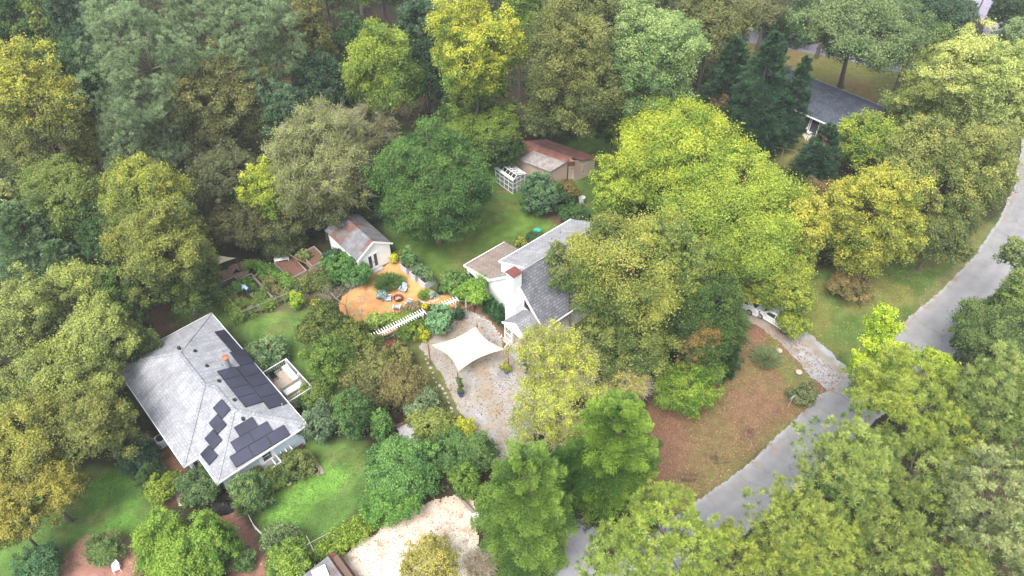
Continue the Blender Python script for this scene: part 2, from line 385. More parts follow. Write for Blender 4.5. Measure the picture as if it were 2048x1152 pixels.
    if kind in ('wisp',):
        i = np.repeat(np.arange(len(cen)), 6); c0 = cen[i]+np.array([0, 0, cz]); dr = unit(r.normal(size=c0.shape)+unit(cen[i])*.9+np.array([0, 0, .3]))
        e = c0+dr*(r.uniform(.5, 1.35, (len(i), 1))*max(.26*R**.8, .3)); 
        bq = np.concatenate([bq, twig_quads(c0, e, .028, .012, r)])
        e2 = e+unit(dr+r.normal(size=dr.shape)*.7)*.45; bq = np.concatenate([bq, twig_quads((c0+e)/2, e2, .016, .007, r)])
    bm_ = M['paletwig'] if (kind == 'wisp' and bark == 'bark') else M[bark]
    quads_mesh('trunk' if not shr else 'stems', bq, np.full((len(bq), 3), .2), bm_, root)
    return root
def bare_tree(cx, cy, w, h, hb, label, m='paletwig', cat='tree', name='bare_tree', lev=4):
    """a leafless tree: forking twigs"""
    r = np.random.default_rng(int(cx+cy)); g, R, V, z = solve_place(cx, cy, w, h, hb)
    root = empty(name, (g[0], g[1], 0), 0, label, cat)
    top = hb+2*V; a = np.zeros((1, 3)); b = np.array([[0, 0, top*.35]]); qs = [twig_quads(a, b, .09, .06, r)]; wd = .06; ln = top*.32
    dirs = np.array([[0, 0, 1.]]); P = b
    for l in range(lev):
        k = 4; i = np.repeat(np.arange(len(P)), k)
        dirs = unit(dirs[i]+r.normal(size=(len(i), 3))*np.array([.65, .65, .35])*(R/V if R > V else 1)); e = P[i]+dirs*ln*r.uniform(.6, 1.2, (len(i), 1))
        qs.append(twig_quads(P[i], e, wd*.7, wd*.42, r)); P = e; wd *= .48; ln *= .66
    Q = np.concatenate(qs); quads_mesh('branches', Q, np.full((len(Q), 3), .3), M[m], root); return root
def hedge(pts, height, width, A, B, label, cat='hedge', name='hedge', dens=1, seed=1, h0=0, tip=.4, leaf=LEAFPX, parent=None, part='foliage', rl=.42, droop=0):
    r = np.random.default_rng(seed); P = [G(x, y, h0)[:2] for x, y in pts]
    seg = [np.linalg.norm(P[i+1]-P[i]) for i in range(len(P)-1)]; tot = sum(seg)
    o = np.append(P[0], 0); cen = []; per = max(1, int(width/rl*height/rl*1.1))
    for _ in range(int(tot/rl*per*1.0)+4):
        u = r.uniform(0, tot); i = 0
        while i < len(seg)-1 and u > seg[i]: u -= seg[i]; i += 1
        p = P[i]+(P[i+1]-P[i])*min(1, u/seg[i]); dn = (P[i+1]-P[i])/seg[i]; nrm = np.array([-dn[1], dn[0]])
        off = r.uniform(-.5, .5); zz = r.uniform(.1, 1)**.6*height*math.sqrt(max(.05, 1-(off*1.7)**2)) if not droop else r.uniform(.1, 1)*height
        q = p+nrm*off*width; cen.append([q[0]-o[0], q[1]-o[1], h0+zz*r.uniform(.75, 1)])
    cen = np.array(cen); d = np.tile([0, 0, .5], (len(cen), 1))+r.normal(size=cen.shape)*.3
    s = leaf*depth(G(*pts[0]))/F; n = int(tot*(width+2*height)/(s*s*.31)*2.6*dens)
    Q, C = leaf_cloud(cen, d, rl, n, s, A, B, r, 1, height+h0, tip)
    Q[:, :, 2] = np.maximum(Q[:, :, 2], .02)
    root = parent or empty(name, (o[0], o[1], 0), 0, label, cat)
    if parent: Q = Q+o-np.array([parent.location[0], parent.location[1], 0])
    quads_mesh(part, Q, C, M['leaf'], root)
    if not parent:
        i = r.integers(0, len(cen), min(40, len(cen))); a = cen[i]*np.array([1, 1, 0]); bq = twig_quads(a, cen[i], .03, .012, r)
        quads_mesh('stems', bq, np.full((len(bq), 3), .2), M['bark'], root)
    return root
def grass_mound(cx, cy, w, hgt, A, B, label, n=900, spread=.8, cat='shrub', name='grass_clump', group=None):
    """a mound of narrow arching blades"""
    r = np.random.default_rng(int(cx*3+cy)); g = G(cx, cy, 0); R = w*depth(g)/F
    a = r.uniform(0, 6.283, n); q = np.sqrt(r.uniform(0, 1, n))*R*.55; p0 = np.stack([q*np.cos(a), q*np.sin(a), np.zeros(n)], 1)
    d = np.stack([np.cos(a)*q/R*spread*1.6+r.normal(size=n)*.3, np.sin(a)*q/R*spread*1.6+r.normal(size=n)*.3, np.ones(n)], 1); d = unit(d)
    L = hgt*r.uniform(.7, 1.2, (n, 1)); s = unit(np.cross(d, r.normal(size=d.shape)))*.035
    p1 = p0+d*L*.6; p2 = p1+unit(d*np.array([1, 1, .2]))*L*.55
    p2[:, 2] = np.maximum(p2[:, 2], .03)
    Q = np.concatenate([np.stack([p0-s, p0+s, p1+s, p1-s], 1), np.stack([p1-s, p1+s, p2+s*.3, p2-s*.3], 1)])
    t = np.concatenate([r.uniform(0, .6, n), r.uniform(.3, 1, n)])
    root = empty(name, (g[0], g[1], 0), 0, label, cat, group); quads_mesh('blades', Q, colours(t, A, B, r), M['leaf'], root); return root
M['brownstone'] = painted('brown_stone', (.24, .165, .13), .95, .45, 5)

# ------------------------------------------------------------------ ground and paved surfaces
def vnoise(x, y, sc, seed):
    r = np.random.default_rng(seed); T = r.random((64, 64)); u, v = x/sc+100.3, y/sc+100.7
    i, j = np.floor(u).astype(int), np.floor(v).astype(int); fu, fv = u-i, v-j
    fu = fu*fu*(3-2*fu); fv = fv*fv*(3-2*fv); q = lambda a, b: T[(i+a) % 64, (j+b) % 64]
    return (q(0,0)*(1-fu)+q(1,0)*fu)*(1-fv)+(q(0,1)*(1-fu)+q(1,1)*fu)*fv
def fbm(x, y, sc, seed, o=4):
    return sum(vnoise(x, y, sc/2**k, seed+k)*.5**k for k in range(o))/sum(.5**k for k in range(o))
def sdist(x, y, poly):
    """signed distance to a polygon, positive inside"""
    P = np.array(poly); best = np.full(x.shape, 1e9); inside = np.zeros(x.shape, bool)
    for k in range(len(P)):
        a, b = P[k], P[(k+1) % len(P)]; e = b-a
        t = np.clip(((x-a[0])*e[0]+(y-a[1])*e[1])/(e@e+1e-12), 0, 1)
        best = np.minimum(best, np.hypot(x-a[0]-t*e[0], y-a[1]-t*e[1]))
        c = (a[1] > y) != (b[1] > y)
        with np.errstate(divide='ignore', invalid='ignore'): xi = a[0]+(y-a[1])*e[0]/(e[1] if e[1] else 1e-9)
        inside ^= c & (x < xi)
    return np.where(inside, best, -best)
def wp(px): return [G(x, y)[:2] for x, y in px]
def blend(col, x, y, px, c, soft=.8, amt=1.0, nz=.8, sc=2.5, seed=5):
    d = sdist(x, y, wp(px))+(fbm(x, y, sc, seed)-.5)*nz*2
    a = np.clip(d/soft+.5, 0, 1)*amt
    return col*(1-a[..., None])+np.array(c)*a[..., None]
def patchy(col, x, y, px, c, sc, th, soft=.12, amt=1.0, seed=9, edge=.8):
    d = np.clip(sdist(x, y, wp(px))/edge+.5, 0, 1); f = fbm(x, y, sc, seed)
    a = d*np.clip((f-th)/soft+.5, 0, 1)*amt
    return col*(1-a[..., None])+np.array(c)*a[..., None]
def grid_mesh(name, X, Y, Z, C, keep, m):
    ny, nx = X.shape; idx = np.full(X.shape, -1); 
    a = np.arange(nx-1)[None, :]+np.arange(ny-1)[:, None]*nx
    f = np.stack([a, a+1, a+1+nx, a+nx], -1)[keep]
    used = np.unique(f); mp = np.full(nx*ny, -1); mp[used] = np.arange(len(used)); f = mp[f]
    co = np.stack([X.ravel(), Y.ravel(), Z.ravel()], 1)[used]; cc = C.reshape(-1, 3)[used]
    me = bpy.data.meshes.new(name); me.vertices.add(len(co)); me.vertices.foreach_set('co', co.ravel())
    me.loops.add(f.size); me.loops.foreach_set('vertex_index', f.ravel().astype(np.int32)); me.polygons.add(len(f))
    me.polygons.foreach_set('loop_start', np.arange(0, f.size, 4, dtype=np.int32)); me.polygons.foreach_set('loop_total', np.full(len(f), 4, dtype=np.int32))
    at = me.attributes.new('gcol', 'FLOAT_COLOR', 'POINT'); at.data.foreach_set('color', np.concatenate([cc, np.ones((len(cc), 1))], 1).ravel())
    me.polygons.foreach_set('use_smooth', [True]*len(f)); me.update()
    return tag(link_mesh(name, me, m), kind='structure')
UANG = math.radians(41.5)
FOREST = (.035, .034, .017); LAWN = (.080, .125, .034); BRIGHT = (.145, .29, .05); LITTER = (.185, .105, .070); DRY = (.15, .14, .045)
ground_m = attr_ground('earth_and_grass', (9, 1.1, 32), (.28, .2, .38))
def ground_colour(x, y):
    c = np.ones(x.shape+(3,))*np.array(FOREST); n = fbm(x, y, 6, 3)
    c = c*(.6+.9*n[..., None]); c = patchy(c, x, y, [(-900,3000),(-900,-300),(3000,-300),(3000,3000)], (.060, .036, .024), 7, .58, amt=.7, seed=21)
    L = LAWN; D = (.074, .122, .030)
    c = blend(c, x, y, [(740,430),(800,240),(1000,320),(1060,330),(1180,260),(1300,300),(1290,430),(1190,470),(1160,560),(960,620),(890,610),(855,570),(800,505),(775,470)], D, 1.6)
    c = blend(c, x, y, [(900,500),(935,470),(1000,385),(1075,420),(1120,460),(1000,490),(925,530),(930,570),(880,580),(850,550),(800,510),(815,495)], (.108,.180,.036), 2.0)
    c = patchy(c, x, y, [(1160,300),(1230,300),(1220,400),(1150,420)], (.17,.14,.05), 3, .5, amt=.6)
    c = blend(c, x, y, [(1060,400),(1170,440),(1180,480),(1130,470),(1080,430)], (.12, .075, .045), 1.0)
    c = blend(c, x, y, [(300,640),(410,590),(450,600),(500,630),(600,600),(650,640),(690,730),(700,830),(560,780),(440,640)], (.082, .145, .034), 1.5)
    c = patchy(c, x, y, [(470,640),(600,590),(660,700),(640,760),(560,700)], (.12, .215, .04), 4, .5, amt=.8, seed=31)
    c = blend(c, x, y, [(290,620),(340,610),(350,650),(310,670)], (.14, .075, .05), .8)
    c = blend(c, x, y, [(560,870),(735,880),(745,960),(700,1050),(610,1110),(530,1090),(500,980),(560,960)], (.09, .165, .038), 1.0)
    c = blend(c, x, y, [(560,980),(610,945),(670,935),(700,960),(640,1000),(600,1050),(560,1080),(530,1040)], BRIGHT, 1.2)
    c = patchy(c, x, y, [(590,900),(735,890),(735,990),(640,1080),(570,1000)], (.13, .15, .05), 3.2, .56, amt=.5, seed=44)
    c = blend(c, x, y, [(90,960),(180,930),(255,940),(330,1030),(300,1110),(120,1130),(60,1250),(-100,1250),(-20,1090)], (.085, .155, .036), 1.0)
    c = blend(c, x, y, [(180,940),(240,945),(290,1000),(260,1060),(190,1080),(160,1020)], (.11, .23, .04), 1.2)
    c = patchy(c, x, y, [(90,960),(180,930),(255,940),(330,1030),(300,1110),(120,1130)], (.06, .11, .03), 2, .52, amt=.6, seed=3)
    MUL = (.26, .135, .105)
    c = blend(c, x, y, [(130,1110),(170,1075),(230,1065),(275,1095),(275,1250),(110,1250)], MUL, .25, nz=.3)
    c = blend(c, x, y, [(425,1010),(455,1005),(500,1060),(560,1200),(470,1200),(440,1080)], (.24, .125, .095), .3, nz=.4)
    c = blend(c, x, y, [(240,895),(290,870),(350,940),(370,1000),(330,1020),(300,980)], (.19, .095, .065), .5, nz=.4)
    c = blend(c, x, y, [(330,870),(370,930),(400,960),(380,990),(310,900)], (.13, .07, .05), .5, nz=.4)
    c = blend(c, x, y, [(1280,850),(1300,800),(1480,660),(1560,640),(1700,760),(1370,1030),(1290,1020)], LITTER, 1.0)
    c = patchy(c, x, y, [(1280,850),(1300,800),(1480,660),(1560,640),(1700,760),(1370,1030),(1290,1020)], (.12, .125, .042), 4.5, .54, .2, .6, 61)
    c = blend(c, x, y, [(1540,670),(1600,730),(1640,790),(1600,820),(1560,760),(1520,700)], (.10, .14, .035), .8, .8)
    c = blend(c, x, y, [(1300,1000),(1370,1030),(1660,800),(1640,780),(1500,900)], (.13, .15, .045), .8, .6)
    c = blend(c, x, y, [(1560,610),(1640,540),(1860,490),(1950,470),(2040,390),(1960,540),(1815,650),(1700,745),(1600,660)], (.085, .135, .032), 1.2)
    c = patchy(c, x, y, [(1560,610),(1640,540),(1860,490),(2040,390),(1815,650),(1700,745)], (.17, .16, .05), 5, .54, .1, .7, 71)
    c = blend(c, x, y, [(1640,760),(1700,740),(1780,690),(1840,600),(1960,480),(2030,370),(1900,600),(1700,760)], (.20, .14, .09), .4, .4)
    c = blend(c, x, y, [(1440,90),(1500,60),(1700,90),(2000,160),(2000,240),(1820,280),(1740,330),(1560,330),(1500,200)], (.165, .165, .050), 2.0)
    c = patchy(c, x, y, [(1500,90),(1700,120),(1800,240),(1640,260)], (.22, .14, .07), 5, .5, .15, .7, 81)
    c = blend(c, x, y, [(570,180),(620,100),(800,120),(860,250),(860,300),(800,230)], (.14, .08, .06), 2.5, .8)
    c = blend(c, x, y, [(395,445),(440,430),(470,500),(420,500)], (.10, .045, .035), .8, .9)
    c = blend(c, x, y, [(800,620),(860,690),(940,800),(980,930),(900,930),(830,800),(780,700)], (.14, .15, .05), 1.0, .8)
    c = blend(c, x, y, [(430,600),(450,560),(600,560),(640,520),(680,580),(600,620),(500,640)], (.10, .085, .045), .8, .9)
    c = blend(c, x, y, [(920,590),(960,600),(1010,680),(1000,690),(950,640),(900,620)], (.20, .115, .07), .5, .9)
    c = blend(c, x, y, [(1100,1040),(1190,1000),(1180,1160),(1100,1200)], (.09, .07, .055), 1.0)
    return c
_gc = ground_colour
def ground_colour(x, y):
    c = _gc(x, y); n1, n2 = fbm(x, y, 1.6, 91, 3), fbm(x, y, 7, 92, 3); g = np.clip((c[..., 1]-c[..., 0])/.04, 0, 1)
    v = -x*math.sin(UANG)+y*math.cos(UANG); st = np.sin(v*2*math.pi/1.5)*np.clip(sdist(x, y, wp([(880,500),(935,470),(1000,385),(1075,420),(1120,460),(1000,490),(925,530),(900,570),(850,550),(800,500)]))/2+.5, 0, 1)
    c = c*(1+g*((n1-.5)*.7+(n2-.5)*.5+st*.055))[..., None]; dry = (np.clip((fbm(x, y, 2.4, 95, 3)-.58)/.1, 0, 1)*g*.45)[..., None]
    return c*(1-dry)+np.array((.15, .15, .055))*dry
fx = np.arange(-72, 82, .38); gx = np.concatenate([-72-np.cumsum(1.6*1.35**np.arange(19))[::-1], fx, 82+np.cumsum(1.6*1.35**np.arange(19))])
fy = np.arange(14, 150, .38); gy = np.concatenate([14-np.cumsum(1.6*1.35**np.arange(19))[::-1], fy, 150+np.cumsum(1.6*1.35**np.arange(19))])
X, Y = np.meshgrid(gx, gy)
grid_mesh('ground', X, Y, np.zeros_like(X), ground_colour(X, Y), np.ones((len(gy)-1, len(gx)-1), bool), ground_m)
def patch(name, px, z, colf, m, rag=.25, rs=.9, cell=.13, seed=1):
    P = np.array(wp(px)); x0, y0 = P.min(0)-.6; x1, y1 = P.max(0)+.6
    X, Y = np.meshgrid(np.arange(x0, x1, cell), np.arange(y0, y1, cell)); XC, YC = (X[:-1, :-1]+X[1:, 1:])/2, (Y[:-1, :-1]+Y[1:, 1:])/2
    d = sdist(XC, YC, P)+(fbm(XC, YC, rs, seed, 4)-.5)*2*rag; return grid_mesh(name, X, Y, np.full_like(X, z), colf(X, Y), d > 0, m)
def flat(c, var=.25, sc=2, seed=2):
    def f(x, y): return np.array(c)*(1-var+2*var*fbm(x, y, sc, seed))[..., None]
    return f
RL = [(1130,1215),(1250,1110),(1372,1018),(1500,925),(1640,790),(1725,722),(1815,637),(1882,582),(1950,510),(1998,440),(2028,370),(2042,300),(2048,220),(2050,140),(2035,60)]
RR = [(2095,60),(2125,140),(2130,220),(2118,300),(2104,380),(2080,450),(2042,530),(1985,615),(1905,712),(1830,775),(1720,868),(1590,985),(1450,1100),(1330,1215)]
def road_col(x, y):
    c = np.ones(x.shape+(3,))*np.array((.235, .232, .238)); n = fbm(x, y, 3, 8)
    c = c*(.92+.16*n[..., None]); c = patchy(c, x, y, RL+RR, (.22, .215, .225), 1.4, .64, .06, .35, 88); d = sdist(x, y, wp(RL+RR))
    c = c+(np.clip(1-d/.35, 0, 1)*.09)[..., None]*np.array((1, .95, .85)); 
    trk = np.exp(-((d-1.45)/.45)**2)*.10; c = c*(1-trk[..., None])
    lf = np.clip((fbm(x, y, .5, 33, 2)-.62)/.08, 0, 1)*np.clip(1-d/1.2, 0, 1); c = c*(1-lf[..., None])+np.array((.26, .19, .13))*lf[..., None]
    return c
asphalt = attr_ground('asphalt', (30, .8, 90), (.12, .10, .16), .85, .01)
def add_cracks(m):
    t, N, L, b = nodes(m); v = texco(t); nz = N.new('ShaderNodeTexNoise'); nz.inputs['Scale'].default_value = .9; L.new(v, nz.inputs['Vector'])
    ad = N.new('ShaderNodeVectorMath'); ad.operation = 'MULTIPLY_ADD'; L.new(nz.outputs['Color'], ad.inputs[0]); ad.inputs[1].default_value = (1.6, 1.6, 0); L.new(v, ad.inputs[2])
    vo = N.new('ShaderNodeTexVoronoi'); vo.feature = 'DISTANCE_TO_EDGE'; vo.inputs['Scale'].default_value = .22; L.new(ad.outputs[0], vo.inputs['Vector'])
    c = b.inputs['Base Color'].links[0].from_socket; L.new(mul(t, c, ramp(t, vo.outputs['Distance'], [(0, g3(.78)), (.004, g3(.85)), (.009, g3(1))])), b.inputs['Base Color'])
add_cracks(asphalt)
gravel_m = attr_ground('gravel', (16, 1.2, 60), (.22, .12, .3), .95, .03)
chips_m = attr_ground('wood_chips', (14, 1.2, 50), (.22, .12, .3), .95, .04)
patch('road', RL+RR, .012, road_col, asphalt, .16, .7, .13, 4)
UP = [(1440,60),(1500,56),(1560,68),(1650,88),(1780,118),(1900,140),(2060,175),(2060,192),(1900,165),(1780,142),(1650,112),(1560,96),(1500,86),(1440,92)]
patch('upper_road', UP, .008, flat((.255, .24, .28), .12), asphalt, .1, 1, .3)
patch('far_road', [(1925,-40),(1975,-40),(2012,45),(2040,110),(2060,175),(1990,160),(1985,110),(1965,50)], .004, flat((.24, .225, .28), .12), asphalt, .2, 1, .35)
GLOT = [(930,620),(968,632),(1002,672),(1006,700),(1040,720),(1060,760),(1075,830),(1065,905),(1010,930),(975,920),(950,870),(905,800),(880,745),(842,700),(848,675),(895,655)]
def lot_col(x, y):
    c = np.ones(x.shape+(3,))*np.array((.32, .315, .32)); BR = (.27, .235, .19)
    c = blend(c, x, y, [(842,700),(880,670),(940,640),(1000,690),(1040,730),(990,740),(900,745),(930,790),(900,790)], BR, 1.2, .5, .8)
    c = patchy(c, x, y, GLOT, BR, 1.8, .55, .15, .6, 12); c = patchy(c, x, y, GLOT, (.34, .25, .16), .7, .64, .1, .6, 15)
    c = blend(c, x, y, [(950,735),(975,740),(1000,810),(1010,870),(985,840),(960,790)], (.26, .215, .16), .9, .6)
    c = blend(c, x, y, [(995,740),(1015,735),(1012,760),(990,760)], (.17, .17, .18), .8, .7)
    return c
patch('gravel_drive', GLOT, .010, lot_col, gravel_m, .35, 1.0, .13, 3)
DRV = [(1450,560),(1490,570),(1560,640),(1608,655),(1648,690),(1690,735),(1700,760),(1665,785),(1640,772),(1612,740),(1575,700),(1530,665),(1470,620)]
def drv_col(x, y):
    c = np.ones(x.shape+(3,))*np.array((.31, .32, .335)); BR = (.26, .21, .17)
    c = blend(c, x, y, [(1450,560),(1490,570),(1560,640),(1600,655),(1610,690),(1560,690),(1470,620)], BR, 2.0, .85)
    c = patchy(c, x, y, DRV, BR, 1.6, .60, .1, .7, 17)
    c = blend(c, x, y, [(1598,678),(1618,676),(1655,710),(1690,745),(1680,752),(1640,722)], (.23, .19, .12), .3, .6, .4)
    return c
patch('driveway', DRV, .007, drv_col, gravel_m, .45, 1.1, .13, 6)
PAT = [(676,608),(684,592),(712,574),(740,552),(770,530),(790,519),(803,515),(830,545),(852,575),(880,588),(905,590),(945,585),(965,600),(930,618),(895,612),(855,606),(835,625),(800,655),(772,672),(745,655),(705,640),(682,628)]
def pat_col(x, y):
    c = np.ones(x.shape+(3,))*np.array((.50, .235, .085))
    c = patchy(c, x, y, PAT, (.55, .31, .13), 1.5, .5, .2, .7, 13); c = patchy(c, x, y, PAT, (.36, .17, .08), .8, .60, .1, .6, 14)
    return patchy(c, x, y, PAT, (.28, .24, .06), 1.2, .66, .1, .7, 18)
patch('wood_chip_patio', PAT, .009, pat_col, chips_m, .2, 1.0, .12, 8)
SAND = [(680,1120),(720,1085),(770,1048),(820,1025),(870,1000),(930,985),(960,1030),(955,1090),(985,1150),(1010,1230),(640,1230)]
def sand_col(x, y):
    c = np.ones(x.shape+(3,))*np.array((.54, .46, .38)); c = patchy(c, x, y, SAND, (.62, .55, .46), 2.4, .5, .2, .9, 19)
    c = patchy(c, x, y, SAND, (.36, .26, .20), .55, .64, .08, .6, 20)
    return blend(c, x, y, [(860,985),(935,975),(950,1060),(880,1040),(840,1040),(760,1070),(770,1045)], (.36, .25, .20), .8, .45)
patch('sand_lot', SAND, .006, sand_col, gravel_m, .4, 1.0, .12, 9)
patch('garden_path', [(600,893),(620,905),(640,930),(648,945),(632,952),(618,925),(596,905)], .006, flat((.42, .34, .27), .2, .6), gravel_m, .15, .6, .1)
patch('side_path', [(352,975),(368,985),(372,1010),(360,1012),(350,990)], .006, flat((.40, .33, .27), .2, .6), gravel_m, .1, .6, .1)
patch('lower_driveway', [(1125,1052),(1165,1038),(1200,1060),(1195,1110),(1170,1200),(1100,1200),(1125,1110)], .007, flat((.24, .235, .26), .15, 1.5), asphalt, .4)
patch('stone_yard', [(792,850),(830,838),(862,862),(895,876),(885,895),(850,900),(805,885)], .008, flat((.56, .53, .56), .2, .5), gravel_m, .2, .5, .1)
patch('rear_patio', [(1600,262),(1625,252),(1648,264),(1640,284),(1612,280)], .008, flat((.58, .50, .42), .1, .5), gravel_m, .1, .5, .12)
# fallen leaves lying on the grass and gravel
def litter(name, px, n, cols, label, seed, size=.13):
    r = np.random.default_rng(seed); P = np.array(wp(px)); lo, hi = P.min(0), P.max(0)
    q = r.uniform(lo, hi, (n*3, 2)); q = q[sdist(q[:, 0], q[:, 1], P) > 0][:n]; P3 = np.stack([q[:, 0], q[:, 1], np.full(len(q), .035)], 1)
    N = unit(r.normal(size=P3.shape)*.3+np.array([0, 0, 1.])); cc = np.array(cols)[r.integers(0, len(cols), len(q))]*r.uniform(.7, 1.2, (len(q), 1))
    o = quads_mesh(name, leaf_quads(P3, N, size, r), cc, M['leaf'], None); tag(o, label, 'leaves', None, 'stuff')
litter('fallen_leaves', [(1290,1000),(1300,830),(1480,680),(1560,640),(1690,760),(1370,1020)], 9000, [(.34,.17,.10),(.25,.12,.08),(.40,.26,.12),(.20,.10,.07)], 'rusty fallen leaves scattered over the grass bank beside the road', 1)
litter('fallen_leaves', GLOT, 2600, [(.30,.17,.08),(.38,.27,.10),(.16,.09,.05)], 'brown leaves scattered over the grey gravel beneath the shade sail', 2)
litter('fallen_leaves', SAND, 1500, [(.22,.12,.08),(.30,.2,.1),(.12,.07,.05)], 'dark brown leaves speckling the pale sandy lot', 3, .1)
litter('fallen_leaves', [(1560,620),(1650,560),(1900,480),(1960,490),(1820,640),(1690,725),(1600,650)], 1500, [(.30,.2,.08),(.4,.33,.08)], 'yellowed leaves thinly scattered on the roadside lawn', 4)

# ------------------------------------------------------------------ buildings
def ray_plane(x, y, p0, n):
    a = G(x, y, 0); o = np.array([0, 0, HC]); d = a-o; t = np.dot(np.array(p0)-o, n)/np.dot(d, n); return o+d*t
def local(o, p):
    c, s = math.cos(-o.rotation_euler.z), math.sin(-o.rotation_euler.z); x, y = p[0]-o.location.x, p[1]-o.location.y
    return (x*c-y*s, x*s+y*c, p[2]-o.location.z)
def window(parent, pos, ax, wdt, hgt, cols=2, rows=2, name='window', frame='trim', out=.05, sill=True, glass='glass'):
    """pos = bottom centre on the wall, ax = 'x' or 'y' (wall runs along), out = signed outward offset"""
    f = MB(); t = .07; s = 1 if out > 0 else -1; o0, o1 = sorted((-.02*s, out))
    def bx(mb, a0, a1, z0, z1, d0, d1):
        if ax == 'x': mb.box(pos[0]+a0, pos[0]+a1, pos[1]+d0, pos[1]+d1, pos[2]+z0, pos[2]+z1)
        else: mb.box(pos[0]+d0, pos[0]+d1, pos[1]+a0, pos[1]+a1, pos[2]+z0, pos[2]+z1)
    bx(f, -wdt/2-t, -wdt/2, -t, hgt+t, o0, o1); bx(f, wdt/2, wdt/2+t, -t, hgt+t, o0, o1)
    bx(f, -wdt/2, wdt/2, hgt, hgt+t, o0, o1); bx(f, -wdt/2, wdt/2, -t, 0, o0, o1)
    for i in range(1, cols): a = -wdt/2+wdt*i/cols; bx(f, a-.015, a+.015, 0, hgt, o0*.5, o1*.75)
    for i in range(1, rows): a = hgt*i/rows; bx(f, -wdt/2, wdt/2, a-.015, a+.015, o0*.5, o1*.7)
    w_ = f.build(name, M[frame], parent); g = MB(); bx(g, -wdt/2, wdt/2, 0, hgt, min(o0*.3, .3*o1), max(o0*.3, .3*o1)); g.build('pane', M[glass], w_)
    if sill: s2 = MB(); bx(s2, -wdt/2-t-.04, wdt/2+t+.04, -t-.06, -t-.003, min(o0, o1*1.8), max(o0, o1*1.8)); s2.build('sill', M[frame], w_)
    return w_
def roof_slab(pts, th=.12): return MB().slab(pts, th)

# -- house 1: pale hip roof with solar panels
H1 = empty('house', (-27.86, 45.83, 0), math.radians(-47.3), 'pale blue bungalow with a light grey hip roof carrying dark solar panels', 'house')
Lm, Wd, w2, L1, EV, SL = 13.6, 9.0, 7.8, 16.7, 2.9, .42      # y runs negative towards the left of the photo
def hp(x, y): return (x, -y, EV+SL*0)
def rz_(d): return EV+SL*d
R1 = (Wd/2, -Wd/2, rz_(Wd/2)); R2 = (Lm-Wd/2, -Wd/2, rz_(Wd/2)); R3 = (Lm-w2/2, -w2/2, rz_(w2/2)); R4 = (L1-w2/2, -w2/2, rz_(w2/2))
A_, B_, C_, N_, E_, F_ = (0,0,EV), (L1,0,EV), (L1,-w2,EV), (Lm,-w2,EV), (Lm,-Wd,EV), (0,-Wd,EV)
rf = MB()
for f_ in ([A_,R1,R2,R3,R4,B_], [A_,F_,R1], [F_,E_,R2,R1], [E_,N_,R3,R2], [N_,C_,R4,R3], [B_,R4,C_]): rf.poly(f_)
roof1 = rf.build('roof', M['roof_pale'], H1)
cp = MB()                                                     # ridge and hip caps
for a, b in ((R1,R2),(R3,R4),(R1,A_),(R1,F_),(R2,E_),(R4,B_),(R4,C_),(R2,R3)):
    a, b = Vector(a), Vector(b); n = int((b-a).length/.32)
    for i in range(n):
        p, q = a+(b-a)*i/n, a+(b-a)*(i+.93)/n; cp.bar(p+Vector((0,0,.0)), q+Vector((0,0,.02)), .24, .05)
cp.build('ridge_cap', M['roof_pale'], roof1)
ed = MB(); ring = [A_,B_,C_,N_,E_,F_]
for i in range(6):
    a, b = Vector(ring[i]), Vector(ring[(i+1) % 6]); dirv = (b-a).normalized(); ed.bar(a-dirv*.05+Vector((0,0,-.10)), b+dirv*.05+Vector((0,0,-.10)), .12, .16)
ed.build('gutter', M['white'], H1)
sf = MB(); sf.faces([(x, y, EV-.19) for x, y, z in ring], [(0,1,2,3,4,5)]); sf.build('soffit', M['trim'], H1)
wl = MB(); OV = .45
wr = [(OV,-OV),(L1-OV,-OV),(L1-OV,-w2+OV),(Lm-OV,-w2+OV),(Lm-OV,-Wd+OV),(OV,-Wd+OV)]
for i in range(6):
    a, b = wr[i], wr[(i+1) % 6]; wl.poly([(b[0],b[1],0),(a[0],a[1],0),(a[0],a[1],EV-.2),(b[0],b[1],EV-.2)])
wl.build('wall', M['sidingblue'], H1)
MB().box(L1-OV-.01, L1-OV+.03, -4.35, -3.0, .3, 2.55).build('door_panel', M['white'], H1); window(H1, (L1-OV+.035, -3.68, 1.25), 'y', .7, 1.05, 1, 2); 
dr = MB(); xx = L1-OV
dr.box(xx-.01, xx+.05, -3.2-.45, -3.2+.45, .3, 2.4); 
window(H1, (13.0, -OV, 1.0), 'x', 1.0, 1.2, 2, 2); window(H1, (4.5, -OV, 1.0), 'x', 1.2, 1.2, 2, 2); window(H1, (6.5, -Wd+OV, 1.0), 'x', 1.2, 1.2, 2, 2, out=-.05)
d1 = MB().box(8.9, 10.6, -OV, -OV+.05, 1.2, 2.6).build('door', M['trim'], H1); MB().box(9.0, 9.7, -OV+.05, -OV+.07, 1.3, 2.5).box(9.8, 10.5, -OV+.05, -OV+.07, 1.3, 2.5).build('pane', M['glass'], d1)
d1 = MB().box(Lm-OV, Lm-OV+.05, -Wd+.7, -Wd+1.0, .2, 2.2).build('door', M['brown_metal'], H1)
